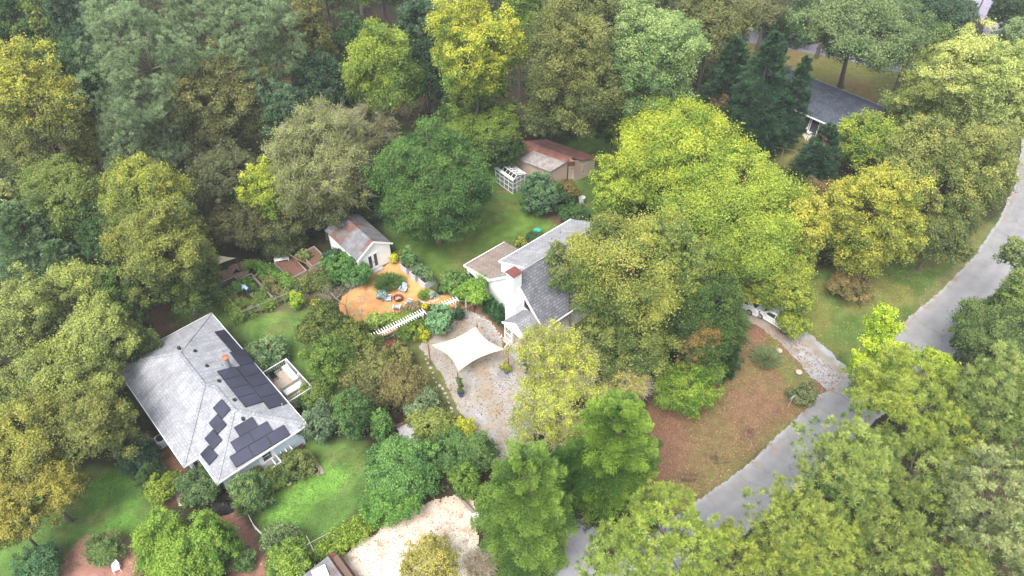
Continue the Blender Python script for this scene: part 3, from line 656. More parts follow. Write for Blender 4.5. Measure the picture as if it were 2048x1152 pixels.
def on_roof(px, face):                                        # photo pixel -> point on one of the roof planes, house space
    pts = {'ab': (A_, B_, R3), 'bc': (B_, C_, R4), 'nc': (N_, C_, R4), 'hip': (E_, R2, R3), 'fe': (F_, E_, R2)}[face]
    m = H1.matrix_basis if False else None
    def W(p):
        c, s = math.cos(H1.rotation_euler.z), math.sin(H1.rotation_euler.z); return np.array([H1.location.x+p[0]*c-p[1]*s, H1.location.y+p[0]*s+p[1]*c, p[2]])
    a, b, c = [W(p) for p in pts]; n = np.cross(b-a, c-a); n = n/np.linalg.norm(n); n = n if n[2] > 0 else -n
    q = ray_plane(px[0], px[1], a, n); return Vector(local(H1, q)), Vector(local(H1, q+n))-Vector(local(H1, q))
def z3(x, y): return (200+x/2.88, 600+y/2.88)
def panels(face, org, du, dv, cells):
    """org/du/dv as zoomed pixels of one panel's corner and its two edges; cells = list of (i, j)"""
    O, n = on_roof(z3(*org), face); U = on_roof(z3(org[0]+du[0], org[1]+du[1]), face)[0]-O; Vv = on_roof(z3(org[0]+dv[0], org[1]+dv[1]), face)[0]-O
    Vv = Vv-U*(Vv.dot(U)/U.length_squared); 
    for i, j in cells:
        p = O+U*i+Vv*j+n*.06; g = .012
        c = [p+U*g+Vv*g, p+U*(1-g)+Vv*g, p+U*(1-g)+Vv*(1-g), p+U*g+Vv*(1-g)]
        vs = [tuple(q+n*.04) for q in c]+[tuple(q) for q in c]
        o = MB().faces(vs, [(0,1,2,3),(7,6,5,4),(0,4,5,1),(1,5,6,2),(2,6,7,3),(3,7,4,0)]).build('solar_panel', M['panel'], H1)
        ce = (c[0]+c[1]+c[2]+c[3])/4
        fr = MB()
        for k in range(4): fr.bar(c[k]+n*.02, c[(k+1) % 4]+n*.02, .035, .055)
        fr.build('panel_frame', M['black'], o)
# the long strip by the eave, then the wide block, the staircase on the valley slope and the three rows on the hip end
panels('ab', (659,188), (56,-13), (43.7,60.3), [(0, 0), (0, 1)])
panels('ab', (745,306), (82,-19), (37,84), [(0, 0)])
panels('ab', (672,415), (106,-27), (39.5,50), [(i, j) for i in (0, ) for j in range(4)])
panels('ab', (783,390), (103,-25), (45.5,58), [(0, j) for j in range(4)])
for q in ((704,572),(680,659),(655,747),(630,838)): panels('nc', q, (52,62), (-52,50), [(0, 0)])
panels('bc', (745,905), (107,-63), (40,62), [(0,0),(1,0),(2,0)])
panels('bc', (750,821), (107,-61), (38,58), [(0,0),(1,0)])
panels('bc', (771,737), (107,-62), (32,57), [(0,0)])
for zx, zy, f_ in ((455,275,'fe'),(548,295,'ab'),(616,381,'ab'),(686,468,'ab'),(775,577,'ab'),(824,684,'bc')):
    q, n = on_roof(z3(zx, zy), f_); v_ = MB(); v_.lathe([(.20,0),(.17,.14),(.06,.17)], (q.x, q.y, q.z-.05), 10, 0, 1, .8); v_.build('roof_vent', M['black'], H1)
for zx, zy in ((710,300),(704,378),(1052,612)):
    q, n = on_roof(z3(zx, zy), 'ab'); MB().tube([q-Vector((0,0,.1)), q+Vector((0,0,.35))], .05, 8).build('vent_pipe', M['steel'], H1)
q, n = on_roof(z3(745,385), 'ab'); ch = MB().tube([q-Vector((0,0,.3)), q+Vector((0,0,1.15))], .2, 16).build('chimney', M['steel'], H1)
MB().lathe([(.2,0),(.30,.04),(.30,.10),(.05,.24),(0,.24)], (q.x, q.y, q.z+1.17), 16, 0).build('chimney_cap', M['terracotta'], ch)
# deck with railing
dk = empty('deck', (H1.location.x, H1.location.y, 0), H1.rotation_euler.z, 'timber deck with white railing built against the bungalow with solar panels', 'deck')
b = MB(); n = 20
for i in range(n): y0 = 0-.45+.003+3.05*i/n; b.box(8.5, 12.9, y0, y0+3.05/n-.02, .82, .86)
b.build('boards', M['deck'], dk)
b = MB()
for x in (8.6, 10.7, 12.8):
    for y in (-.3, 2.5): b.box(x-.06, x+.06, y-.06, y+.06, 0, .81)
b.build('posts', M['oldwood'], dk) if False else None
for x in (8.6, 10.7, 12.8): MB().box(x-.06, x+.06, 2.44, 2.56, 0, 1.72).build('post', M['trim'], dk)
for nm, a, b2 in (('railing', (8.55, -.35), (8.55, 2.55)), ('railing', (8.55, 2.58), (12.85, 2.58)), ('railing', (12.85, -.3), (12.85, 2.5))):
    r_ = MB(); A2, B2 = Vector((*a, 1.78)), Vector((*b2, 1.78)); r_.bar(A2, B2, .09, .05); r_.bar(A2-Vector((0,0,.8)), B2-Vector((0,0,.8)), .08, .05)
    k = int((B2-A2).length/.17)
    for i in range(1, k): p = A2+(B2-A2)*i/k; r_.bar(p-Vector((0,0,.8)), p, .03)
    r_.build(nm, M['planter'], dk)
bn = empty('storage_bench', (H1.location.x, H1.location.y, .86), H1.rotation_euler.z, 'grey box bench standing across the timber deck', 'bench')
MB().box(11.0,11.08,.55,2.35,0,.75).box(11.08,11.75,.55,.63,0,.6).box(11.08,11.75,2.27,2.35,0,.6).build('frame', M['oldwood'], bn, bevel=.01); MB().box(11.08,11.75,.63,2.27,.25,.42).build('seat', M['greywhite'], bn, bevel=.02)
pt = empty('patio_table', (H1.location.x, H1.location.y, .86), H1.rotation_euler.z, 'long white table under potted plants along the deck rail', 'table')
MB().box(8.9,10.9,1.85,2.35,.62,.68).build('tabletop', M['white'], pt)
for x in (8.98, 10.82):
    for y in (1.92, 2.28): MB().box(x-.03,x+.03,y-.03,y+.03,0,.62).build('leg', M['white'], pt)
ch = empty('deck_chair', (H1.location.x, H1.location.y, .86), H1.rotation_euler.z, 'small dark slatted chair standing on the timber deck', 'chair')
c_ = MB(); 
for i in range(4): c_.box(8.95+.12*i, 9.04+.12*i, .6, 1.1, .42, .45)
c_.build('seat', M['black'], ch); MB().box(8.90,8.94,.6,1.1,.45,.9).build('backrest', M['black'], ch)
for x in (8.97, 9.38):
    for y in (.64, 1.06): MB().box(x-.02,x+.02,y-.02,y+.02,0,.42).build('leg', M['black'], ch)
# air conditioner behind the bungalow
ac = empty('air_conditioner', (*G(327,888)[:2], 0), H1.rotation_euler.z, 'beige air conditioner box on the ground beside the bungalow wall', 'air conditioner')
MB().box(-.45,.45,-.4,.4,.05,.85).build('casing', M['greywhite'], ac, bevel=.04); MB().lathe([(.34,0),(.34,.03),(.28,.03),(.28,.01),(.1,.02),(0,.02)], (0,0,.855), 20).build('fan_grille', M['black'], ac)

# -- house 2: white cape with dark main slope, shed dormer, sunroom, chimney and entry porch (x along the ridge, y = minus gable direction)
H2 = empty('house', (-2.66, 50.16, 0), math.radians(41), 'white gabled house with dark grey roof, stuccoed chimney and small entry porch', 'house')
GW, HL, E2, RZ = 8.35, 12.0, 2.8, 6.6; ry = -GW/2
w_ = MB(); i_ = .25
w_.poly([(i_,-i_,0),(i_,-GW+i_,0),(i_,-GW+i_,E2),(i_,ry,RZ-.15),(i_,-i_,E2)][::-1]); w_.poly([(HL-i_,-i_,0),(HL-i_,-GW+i_,0),(HL-i_,-GW+i_,E2),(HL-i_,ry,RZ-.15),(HL-i_,-i_,E2)])
w_.poly([(i_,-i_,0),(HL-i_,-i_,0),(HL-i_,-i_,E2),(i_,-i_,E2)][::-1]); w_.poly([(i_,-GW+i_,0),(HL-i_,-GW+i_,0),(HL-i_,-GW+i_,E2),(i_,-GW+i_,E2)])
w_.build('wall', M['sidingwhite'], H2)
f_ = MB().slab([(0,ry,RZ),(HL,ry,RZ),(HL,-GW,E2),(0,-GW,E2)][::-1], .12); roof2 = f_.build('roof', M['roof_dark'], H2)
MB().slab([(0,0,E2),(0,ry,RZ),(1.5,ry,RZ),(1.5,0,E2)][::-1], .12).build('rear_roof', M['roof_mid'], H2)
DY = -.67
MB().slab([(1.42,DY+.1,4.95),(1.42,ry+.02,RZ+.10),(HL-1,ry+.02,RZ+.10),(HL-1,DY+.1,4.95)][::-1], .14).build('dormer_roof', M['roof_mid'], H2)
d_ = MB(); d_.poly([(1.56,DY,2.8),(1.56,ry,2.8),(1.56,ry,RZ-.06),(1.56,DY,4.80)][::-1]); d_.poly([(1.56,DY,2.8),(HL-1.1,DY,2.8),(HL-1.1,DY,4.80),(1.56,DY,4.80)][::-1]); d_.poly([(HL-1.1,DY,2.8),(HL-1.1,ry,2.8),(HL-1.1,ry,RZ-.06),(HL-1.1,DY,4.80)])
d_.build('dormer_wall', M['sidingwhite'], H2)
window(H2, (4.0, DY, 3.5), 'x', .9, 1.0, 2, 2); window(H2, (8.0, DY, 3.5), 'x', .9, 1.0, 2, 2)
rk = MB()
for x in (-.03, HL+.03):
    rk.bar((x,-GW-.05,E2-.06),(x,ry,RZ-.04),.10,.2); rk.bar((x,.05,E2-.06),(x,ry,RZ-.04),.10,.2)
rk.bar((1.40,DY+.14,4.86),(1.40,ry,RZ+.02),.08,.16); rk.bar((1.4,DY+.16,4.86),(HL-1,DY+.16,4.86),.1,.12); rk.bar((0,-GW-.04,E2-.08),(HL,-GW-.04,E2-.08),.12,.14)
rk.build('trim', M['white'], H2)
cap = MB()
for i in range(34): cap.bar((.05+i*.34,ry-.02,RZ+.03),(.36+i*.34,ry-.02,RZ+.05),.26,.05)
cap.build('ridge_cap', M['roof_mid'], roof2)
for x, y in ((6.6,-2.3),(8.0,-2.0)):
    z = 4.95+(RZ+.1-4.95)*((-y+DY)/(-ry+DY)); MB().tube([(x,y,z-.1),(x,y,z+.45)], .06, 8).build('vent_pipe', M['steel'], H2)
sr = MB()                                                     # sunroom on the back
sr.slab([(-.05,-.98,3.722),(-.05,3.1,2.75),(5.2,3.1,2.75),(5.2,-.98,3.722)], .14); sr.build('sunroom_roof', M['roof_brown'], H2)
sw = MB(); sw.poly([(.1,-.3,0),(.1,2.95,0),(.1,2.95,2.63),(.1,-.3,3.38)]); sw.poly([(.1,2.95,0),(5.05,2.95,0),(5.05,2.95,2.63),(.1,2.95,2.63)]); sw.poly([(5.05,-.2,0),(5.05,2.95,0),(5.05,2.95,2.63),(5.05,-.2,3.35)][::-1]); sw.build('sunroom_wall', M['sidingwhite'], H2)
st = MB(); st.bar((-.10,-.9,3.62),(-.10,3.15,2.66),.06,.2); st.bar((-.12,3.16,2.66),(5.25,3.16,2.66),.08,.14); st.build('sunroom_trim', M['white'], H2)
window(H2, (.1, 2.1, .9), 'y', .9, 1.3, 1, 2, out=-.05); window(H2, (.1, .9, .9), 'y', .9, 1.3, 1, 2, out=-.05); window(H2, (1.8, 2.95, .9), 'x', 1.6, 1.3, 3, 1); window(H2, (3.9, 2.95, .9), 'x', 1.4, 1.3, 3, 1)
cm = MB(); cm.box(-.75,i_-.01,-5.35,-3.95,0,4.0); cm.faces([(-.75,-5.35,4.0),(i_-.01,-5.35,4.0),(i_-.01,-3.95,4.0),(-.75,-3.95,4.0),(-.75,-5.1,4.7),(i_-.01,-5.1,4.7),(i_-.01,-4.2,4.7),(-.75,-4.2,4.7)], [(0,1,5,4),(1,2,6,5),(2,3,7,6),(3,0,4,7)]); cm.box(-.75,i_-.01,-5.1,-4.2,4.7,7.25)
chm = cm.build('chimney', M['white'], H2); MB().box(-.84,.28,-5.2,-4.1,7.5,7.57).box(-.70,.16,-5.05,-4.25,7.3,7.497).build('chimney_cap', M['brown_metal'], chm); MB().box(-.78,.22,-5.13,-4.17,7.25,7.33).build('crown_course', M['white'], chm)
window(H2, (i_, -5.95, 3.55), 'y', .7, .9, 1, 1, out=-.06, frame='brown_metal', glass='dark')
# porch
PX, P0, P1, PA = -2.1, -5.15, -8.75, -6.95
p_ = MB(); 
p_.slab([(PX,P0,2.7),(PX,PA,3.95),(i_,PA,3.95),(i_,P0,2.7)][::-1], .1); p_.slab([(PX,PA,3.95),(PX,P1,2.7),(i_,P1,2.7),(i_,PA,3.95)][::-1], .1); p_.build('porch_roof', M['roof_porch'], H2)
p_ = MB(); p_.poly([(PX+.12,P0-.15,2.55),(PX+.12,PA,3.83),(PX+.12,P1+.15,2.55)]); p_.bar((PX-.03,P0+.05,2.6),(PX-.03,PA,3.87),.06,.2); p_.bar((PX-.03,P1-.05,2.6),(PX-.03,PA,3.87),.06,.2); p_.box(PX+.05,PX+.25,P1+.1,P0-.1,2.38,2.56); p_.box(PX+.25,i_,P0-.25,P0-.1,2.38,2.56); p_.box(PX+.25,i_,P1+.1,P1+.25,2.38,2.56); p_.build('porch_gable', M['white'], H2)
MB().box(PX,i_-.01,P1,P0,.42,.5).build('porch_floor', M['deck'], H2); MB().box(PX+.04,i_-.02,P1+.04,P0-.04,0,.415).build('porch_skirt', M['white'], H2)
for y in (P0-.2, -6.35, P1+.2): MB().box(PX+.08,PX+.22,y-.07,y+.07,.505,2.375).build('column', M['white'], H2)
rl = MB()
for (a, b2) in (((PX+.15,P0-.28),(PX+.15,-6.28)), ((PX+.24,P0-.2),(i_-.02,P0-.2)), ((PX+.24,P1+.2),(i_-.02,P1+.2))):
    A2, B2 = Vector((*a,1.4)), Vector((*b2,1.4)); rl.bar(A2,B2,.08,.06); rl.bar(A2-Vector((0,0,.75)),B2-Vector((0,0,.75)),.06,.05)
    k = int((B2-A2).length/.16)
    for j in range(1, k): q = A2+(B2-A2)*j/k; rl.bar(q-Vector((0,0,.75)), q, .035)
rl.build('porch_railing', M['white'], H2)
MB().box(PX-.35,PX-.003,-8.5,-6.5,0,.3).box(PX-.7,PX-.353,-8.5,-6.5,0,.15).build('porch_step', M['concrete'], H2)
for y in (-6.45,-8.55):
    hr = MB(); hr.bar((PX-.05,y,1.35),(PX-.9,y,.95),.07,.06); hr.bar((PX-.85,y,0),(PX-.85,y,1.0),.07)
    for j in range(1,5): hr.bar((PX-.05-.16*j,y,.35-.07*j),(PX-.05-.16*j,y,1.3-.075*j),.03)
    hr.build('stair_rail', M['white'], H2)
dd = MB().box(i_-.05,i_-.01,-7.6,-6.7,.5,2.35).build('door', M['brown_metal'], H2); MB().box(i_-.08,i_-.053,-7.5,-7.44,1.4,1.5).build('handle', M['steel'], dd)

# -- garden studio with rust-stained roof
GS = empty('garage', (-15.55, 53.42, 0), math.radians(41), 'small white outbuilding with rust-stained grey gable roof and glazed double doors', 'outbuilding')
w_ = MB(); a, b2, c, d = .15, 3.95, .12, 6.0; wx = 2.05; gz = 3.75
w_.poly([(a,c,0),(b2,c,0),(b2,c,2.5),(wx,c,gz),(a,c,2.5)]); w_.poly([(a,d,0),(b2,d,0),(b2,d,2.5),(wx,d,gz),(a,d,2.5)][::-1]); w_.poly([(a,c,0),(a,d,0),(a,d,2.5),(a,c,2.5)]); w_.poly([(b2,c,0),(b2,d,0),(b2,d,2.5),(b2,c,2.5)][::-1]); w_.build('wall', M['sidingwhite'], GS)
MB().slab([(-.05,-.12,2.5),(wx,-.12,3.9),(wx,6.15,3.9),(-.05,6.15,2.5)][::-1], .1).slab([(wx,-.12,3.9),(4.15,-.12,2.5),(4.15,6.15,2.5),(wx,6.15,3.9)][::-1], .1).build('roof', M['roof_rust'], GS)
MB().bar((-.1,-.15,2.42),(wx,-.15,3.84),.06,.18).bar((4.2,-.15,2.42),(wx,-.15,3.84),.06,.18).build('trim', M['white'], GS)
for x0 in (1.15, 1.78):
    d_ = MB().box(x0,x0+.6,c-.06,c-.01,.2,2.25).build('door', M['white'], GS); MB().box(x0+.12,x0+.48,c-.075,c-.062,.5,2.1).build('pane', M['glass'], d_); MB().box(x0+(.54 if x0<1.5 else .03),x0+(.57 if x0<1.5 else .06),c-.11,c-.065,1.1,1.25).build('handle', M['black'], d_)
MB().box(.95,2.6,-.45,c-.08,0,.18).build('doorstep', M['concrete'], GS)
# -- far tan shed with red metal roof
o_ = G(1100,362); SH = empty('shed', (o_[0], o_[1], 0), math.radians(38), 'tan plank shed with patched red metal roof at the edge of the wood', 'shed')
w_ = MB()
w_.box(-1.0,1.7,-.9,5.6,0,2.1); w_.box(1.7,4.9,-1.7,5.2,0,2.25); w_.build('wall', M['tansiding'], SH)
MB().slab([(-1.25,-1.1,2.2),(1.0,-1.1,2.75),(1.0,3.4,2.75),(-1.25,3.4,2.2)][::-1], .08).build('felt_roof', M['roof_tarp'], SH)
MB().slab([(-1.25,3.4,2.21),(1.0,3.4,2.76),(1.0,5.9,2.76),(-1.25,5.9,2.21)][::-1], .06).slab([(1.0,-1.1,2.77),(2.1,-1.1,3.05),(2.1,5.9,3.05),(1.0,5.9,2.77)][::-1], .06).slab([(2.1,-2.0,3.05),(5.2,-2.0,2.3),(5.2,5.5,2.3),(2.1,5.5,3.05)][::-1], .06).build('metal_roof', M['redmetal'], SH)
w_ = MB().poly([(-1,-.9,2.1),(1.7,-.9,2.1),(1.7,-.9,2.9)]).poly([(1.7,-1.7,2.25),(4.9,-1.7,2.25),(2.1,-1.7,2.98),(1.7,-1.7,2.98)]).poly([(1.7,-1.7,2.2),(1.7,-.9,2.2),(1.7,-.9,2.98),(1.7,-1.7,2.98)]); w_.build('gable', M['tansiding'], SH)
d_ = MB().box(2.9,3.9,-1.77,-1.71,.05,2.0).build('door', M['tansiding'], SH); MB().box(3.0,3.06,-1.82,-1.775,1,1.1).build('handle', M['black'], d_)
SH.rotation_euler.z = math.radians(31)
for ob in [o for o in bpy.data.objects if o.type == 'MESH' and (o.parent == SH or (o.parent and o.parent.parent == SH))]:   # the shed's plan is skewed
    for v in ob.data.vertices: v.co.x = v.co.x*.93-.44*v.co.y; v.co.y *= .88
# -- greenhouse
o_ = G(1026,388); GR = empty('greenhouse', (o_[0], o_[1], 0), math.radians(41), 'small white framed greenhouse built of old windows at the lawn edge', 'greenhouse')
f_ = MB(); Wg, Lg, Hg, Hr = 1.8, 3.1, 2.0, 2.5
for x in (0, Wg):
    for y in (0, .78, 1.55, 2.33, Lg): f_.bar((x,y,0),(x,y,Hg),.07)
    for z in (.04, .75, 1.4, Hg): f_.bar((x,0,z),(x,Lg,z),.06)
for y in (0, Lg):
    for x in (.6, 1.2): f_.bar((x,y,0),(x,y,Hg+.4*(1-abs(x-.9)/.9)),.06)
    for z in (.75, 1.4, Hg): f_.bar((0,y,z),(Wg,y,z),.06)
f_.build('frame', M['trim'], GR)
r_ = MB()
for y in (-.08,.45,.95,1.5,2.05,2.6,3.18): r_.bar((-.1,y,1.98),(.5,y,Hr),.06); r_.bar((.5,y,Hr),(1.95,y,1.98),.06)
for x, z in ((-.1,1.98),(.5,Hr),(1.0,2.32),(1.48,2.15),(1.95,1.98)): r_.bar((x,-.1,z),(x,3.2,z),.07)
r_.slab([(-.12,-.1,1.99),(.12,-.1,2.20),(.12,3.2,2.20),(-.12,3.2,1.99)][::-1], .03)
r_.build('roof', M['trim'], GR)
gm = mat('greenhouse_pane', (.42, .45, .45), .2, spec=.6); gm.node_tree.nodes['Principled BSDF'].inputs['Transmission Weight'].default_value = .55
g_ = MB().box(.01,.02,.05,Lg-.05,.05,1.95).box(Wg-.02,Wg-.01,.05,Lg-.05,.05,1.95).box(.05,Wg-.05,.01,.02,.05,1.95).box(.05,Wg-.05,Lg-.02,Lg-.01,.05,1.95); g_.slab([(.5,-.05,Hr-.03),(1.93,-.05,1.95),(1.93,3.15,1.95),(.5,3.15,Hr-.03)], .01); g_.build('pane', gm, GR)
# -- house 3 (top right) slate-blue roof, brick wall
o_ = G(1669,254,2.7); H3 = empty('house', (o_[0], o_[1], 0), math.radians(-46.5), 'brick ranch house with a slate blue roof beside tall dark cedars', 'house')
# x: along the eave towards the lower right, y: up the slope (away)
xa, xb, W3, ez, rz3 = -13.5, 5.6, 8.4, 2.7, 4.5
MB().slab([(xa,0,ez),(xb,0,ez),(xb,W3*.56,rz3),(xa,W3*.56,rz3)], .12).slab([(xa,W3*.56,rz3-.25),(xb-2.6,W3*.56,rz3-.25),(xb-2.6,W3,ez+.3),(xa,W3,ez+.3)], .12).slab([(xb-2.6,W3*.56,rz3),(xb,W3*.56,rz3),(xb,W3,ez),(xb-2.6,W3,ez)], .1).build('roof', M['roof_blue'], H3)
w_ = MB(); w_.box(xa+.4,xb-.4,.5,W3-.4,0,2.58); w_.poly([(xb-.4,.5,2.58),(xb-.4,W3-.4,2.58),(xb-.4,W3*.56,4.3)]); w_.poly([(xa+.4,.5,2.58),(xa+.4,W3-.4,2.58),(xa+.4,W3*.56,4.3)][::-1]); w_.build('wall', M['brick'], H3)
MB().bar((xa,-.04,ez-.07),(xb,-.04,ez-.07),.1,.16).bar((xb+.03,0,ez-.05),(xb+.03,W3*.56,rz3-.05),.08,.2).bar((xb+.03,W3,ez-.05),(xb+.03,W3*.56,rz3-.05),.08,.2).bar((xa,W3+.04,ez+.2),(xb-2.6,W3+.04,ez+.2),.1,.14).build('gutter', M['white'], H3)
for x in (-3.9,-2.6): window(H3, (x, .5, .15), 'x', 1.0, 2.1, 1, 1, name='sliding_door', out=-.06, sill=False)
window(H3, (-8, .5, .9), 'x', 1.2, 1.2, 2, 2, out=-.05); window(H3, (2.5, .5, .9), 'x', 1.2, 1.2, 2, 2, out=-.05)

for k_, (px_, n_) in enumerate((([(740,430),(860,470),(1000,320),(1180,260),(1290,430),(1160,560),(960,620),(855,570),(775,470)], 5000), ([(300,640),(410,590),(500,630),(650,640),(700,830),(560,780)], 3500), ([(520,960),(735,880),(745,960),(610,1110),(530,1090)], 2600), ([(90,960),(255,940),(330,1030),(300,1110),(60,1150)], 2600), ([(1560,610),(1860,490),(2040,390),(1815,650),(1700,745)], 5000), ([(1500,90),(2000,200),(1740,330)], 4000))):
    litter('lawn_grass', px_, n_, [(.10,.17,.035),(.075,.125,.03),(.14,.18,.05),(.11,.14,.045)], ['grass tufts on the lawn behind the white gabled house','grass tufts on the lawn beside the bungalow deck','grass tufts on the bright lawn below the bungalow','grass tufts on the lawn at the lower left','grass tufts on the roadside lawn','grass tufts on the lawn behind the brick house'][k_], 50+k_, .10)

# ------------------------------------------------------------------ garden things
def at(px, py, name, label, cat, rz=0, h=0, group=None):
    g = G(px, py, h); return empty(name, (g[0], g[1], h), rz, label, cat, group)
# shade sail over the gravel
s_ = at(920, 700, 'shade_sail', 'cream four-cornered shade sail stretched on wooden posts over gravel', 'shade sail')
cor = [(862,690,2.7),(952,652,3.0),(1011,698,2.7),(917,742,2.3)]; cz = [Vector(local(s_, G(*c[:2], c[2]))) for c in cor]
n = 20; vs = []; fs = []
for i in range(n+1):
    for j in range(n+1):
        u, v = i/n, j/n; p = cz[0]*(1-u)*(1-v)+cz[1]*u*(1-v)+cz[2]*u*v+cz[3]*(1-u)*v
        mid = (cz[0]+cz[1]+cz[2]+cz[3])/4; eu, ev = 4*u*(1-u), 4*v*(1-v)
        k = .20*(abs(2*v-1)**2*eu+abs(2*u-1)**2*ev); q = p+(mid-p)*k*1.0; q.z = p.z-.10*eu*ev; vs.append(q)
for i in range(n):
    for j in range(n): a = i*(n+1)+j; fs.append((a, a+1, a+n+2, a+n+1))
sa = MB().faces(vs, fs).build('canvas', M['canvas'], s_, smooth=True); sm_ = sa.modifiers.new('thick', 'SOLIDIFY'); sm_.thickness = .012
for c, p in zip(cor, cz):
    out = (p-(cz[0]+cz[1]+cz[2]+cz[3])/4); out.z = 0; out = out.normalized(); t = p+out*.25
    MB().box(t.x-.06,t.x+.06,t.y-.06,t.y+.06,-.05,t.z+.1).build('post', M['redwood'], s_); MB().bar(p, t, .03).build('tensioner', M['steel'], s_)
def pot(px, py, r, h, m, label, name='plant_pot', plant=None, leaf=(( .05,.11,.03),(.14,.22,.05)), group=None, ph=.8, pr=.3):
    o = at(px, py, name, label, 'pot', group=group)
    MB().lathe([(0,0),(r*.68,0),(r*.8,h*.3),(r*.98,h*.88),(r*1.06,h*.9),(r*1.06,h),(r*.92,h),(r*.88,h*.86)], (0,0,0), 20).build('bowl', M[m], o, smooth=False)
    MB().lathe([(r*.9,h*.86),(0,h*.9)], (0,0,0), 16).build('soil', M['soil'], o)
    if plant:
        rr = np.random.default_rng(int(px+py)); k = 12; c = np.stack([rr.normal(size=k)*pr*.4, rr.normal(size=k)*pr*.4, h+np.linspace(.12, ph, k)], 1)
        Q, C = leaf_cloud(c, unit(rr.normal(size=(k, 3))), pr*.6, 420, .16, leaf[0], leaf[1], rr, 1, h+ph, .3); quads_mesh('plant', Q, C, M['leaf'], o)
        bq = twig_quads(np.tile([0, 0, h*.85], (k, 1)), c, .02, .01, rr); quads_mesh('stem', bq, np.full((len(bq), 3), .2), M['bark'], o)
    return o
pot(922, 792, .29, .5, 'bluepot', 'cobalt blue glazed pot with a tall slim plant at the front sail post', plant=1, ph=2.2, pr=.32)
pot(1013, 746, .23, .38, 'bluepot', 'smaller cobalt blue pot with a yellow-green bush beside the right sail post', plant=1, ph=.9, pr=.45, leaf=((.2,.24,.03),(.35,.34,.04)))
pot(598, 899, .40, .5, 'brown_metal', 'large dark red tub empty at the corner of the pale blue wall')
pot(630, 944, .36, .22, 'cream', 'low cream ring planter at the end of the short sandy path', plant=None)
pot(617, 934, .30, .22, 'cream', 'half-hidden cream ring planter beside the flower bed and path', plant=None)
pot(578, 967, .34, .5, 'cream', 'cream urn with leafy plant in the mulch at the flower bed edge', plant=1, ph=.8, pr=.4)
pot(591, 960, .26, .4, 'black', 'black nursery pot with seedlings in the flower bed mulch', plant=1, ph=.4, pr=.25)
pot(590, 493, .75, 1.0, 'terracotta', 'big round terracotta jar standing under the trees by the vegetable garden')
# fire pit and chairs
fp = at(797, 600, 'fire_pit', 'round rusty fire bowl full of pale split logs on the orange chips', 'fire pit')
MB().lathe([(.25,0),(.5,.12),(.60,.34),(.66,.42),(.62,.42),(.55,.32),(.42,.14),(0,.1)], (0,0,0), 28).build('bowl', M['rust'], fp, smooth=True)
fp.scale = (.76, .76, .85)
r = random.Random(4)
for k in range(7):
    a = r.uniform(0, 3.14); x, y = r.uniform(-.2,.2), r.uniform(-.25,.15); MB().bar((x-.26*math.cos(a),y-.26*math.sin(a),.2+.03*k),(x+.26*math.cos(a),y+.26*math.sin(a),.26+.03*k),.09,.08).build('log', M['log'], fp)
def adirondack():
    o = empty('garden_chair', (0,0,0)); 
    b = MB()
    for i in range(5): b.slab([(-.29+.118*i,-.34,.40),(-.18+.118*i,-.34,.40),(-.18+.118*i,.24,.28),(-.29+.118*i,.24,.28)], .025)
    b.build('seat', M['polyblue'], o)
    b = MB()
    for i in range(5):
        h = 1.0-.04*abs(i-2)**1.6; x = -.29+.118*i; b.faces([(x,.24,.26),(x+.105,.24,.26),(x+.105,.24+.36,h),(x,.24+.36,h),(x,.265,.26),(x+.105,.265,.26),(x+.105,.265+.36,h),(x,.265+.36,h)], [(0,1,2,3),(7,6,5,4),(0,4,5,1),(1,5,6,2),(2,6,7,3),(3,7,4,0)])
    b.build('backrest', M['polyblue'], o)
    for s in (-1, 1):
        MB().slab([(s*.40-.07,-.36,.58),(s*.40+.05,-.36,.58),(s*.40+.04,.38,.56),(s*.40-.05,.38,.56)], .03).build('armrest', M['greywhite'], o)
        MB().box(s*.37-.03,s*.37+.03,-.34,-.25,0,.55).build('leg', M['polyblue'], o); MB().bar((s*.33,-.2,.36),(s*.33,.55,.03),.04,.1).build('leg', M['polyblue'], o)
    return o
ac0 = adirondack()
for i, (px, py, lb) in enumerate([(807,583,'grey-blue garden chair with reclined back above the fire bowl'),(777,601,'grey-blue garden chair left of the fire bowl beside the silvery bush'),(794,619,'dark-backed garden chair below the fire bowl, seen from behind'),(818,609,'grey garden chair right of the fire bowl near the pergola')]):
    o = ac0 if i == 0 else copy_tree(ac0); g = G(px, py); c = G(797, 600); o.scale = (.84, .84, .84); o.location = (g[0], g[1], 0); dx, dy = c[0]-g[0], c[1]-g[1]
    o.rotation_euler = (0, 0, math.atan2(dy, dx)+math.pi/2); tag(o, lb, 'chair', 'garden chairs around the fire bowl')
# raised grey planter boxes
def planter_box(px, py, sx, sy, label, hh=.85):
    o = at(px, py, 'planter_box', label, 'planter', UANG, group='grey planter boxes between patio and lawn'); b = MB()
    for s in (-1, 1): b.box(s*sx/2-.03,s*sx/2+.03,-sy/2,sy/2,0,hh); b.box(-sx/2+.033,sx/2-.033,s*sy/2-.03,s*sy/2+.03,0,hh)
    for x in (-1, 1):
        for y in (-1, 1): b.box(x*sx/2-.06,x*sx/2+.06,y*sy/2-.06,y*sy/2+.06,0,hh+.03)
    b.build('box', M['planter'], o); MB().box(-sx/2+.034,sx/2-.034,-sy/2+.034,sy/2-.034,hh*.7,hh*.85).build('soil', M['soil'], o); return o
planter_box(818, 540, 1.2, 1.0, 'grey board planter box nearest the white outbuilding with a leafy shrub')
planter_box(835, 555, 1.1, .8, 'middle grey board planter box overgrown with foliage')
planter_box(855, 568, 1.25, 1.05, 'grey board planter box with bare dark soil at the patio corner nearest the white house')
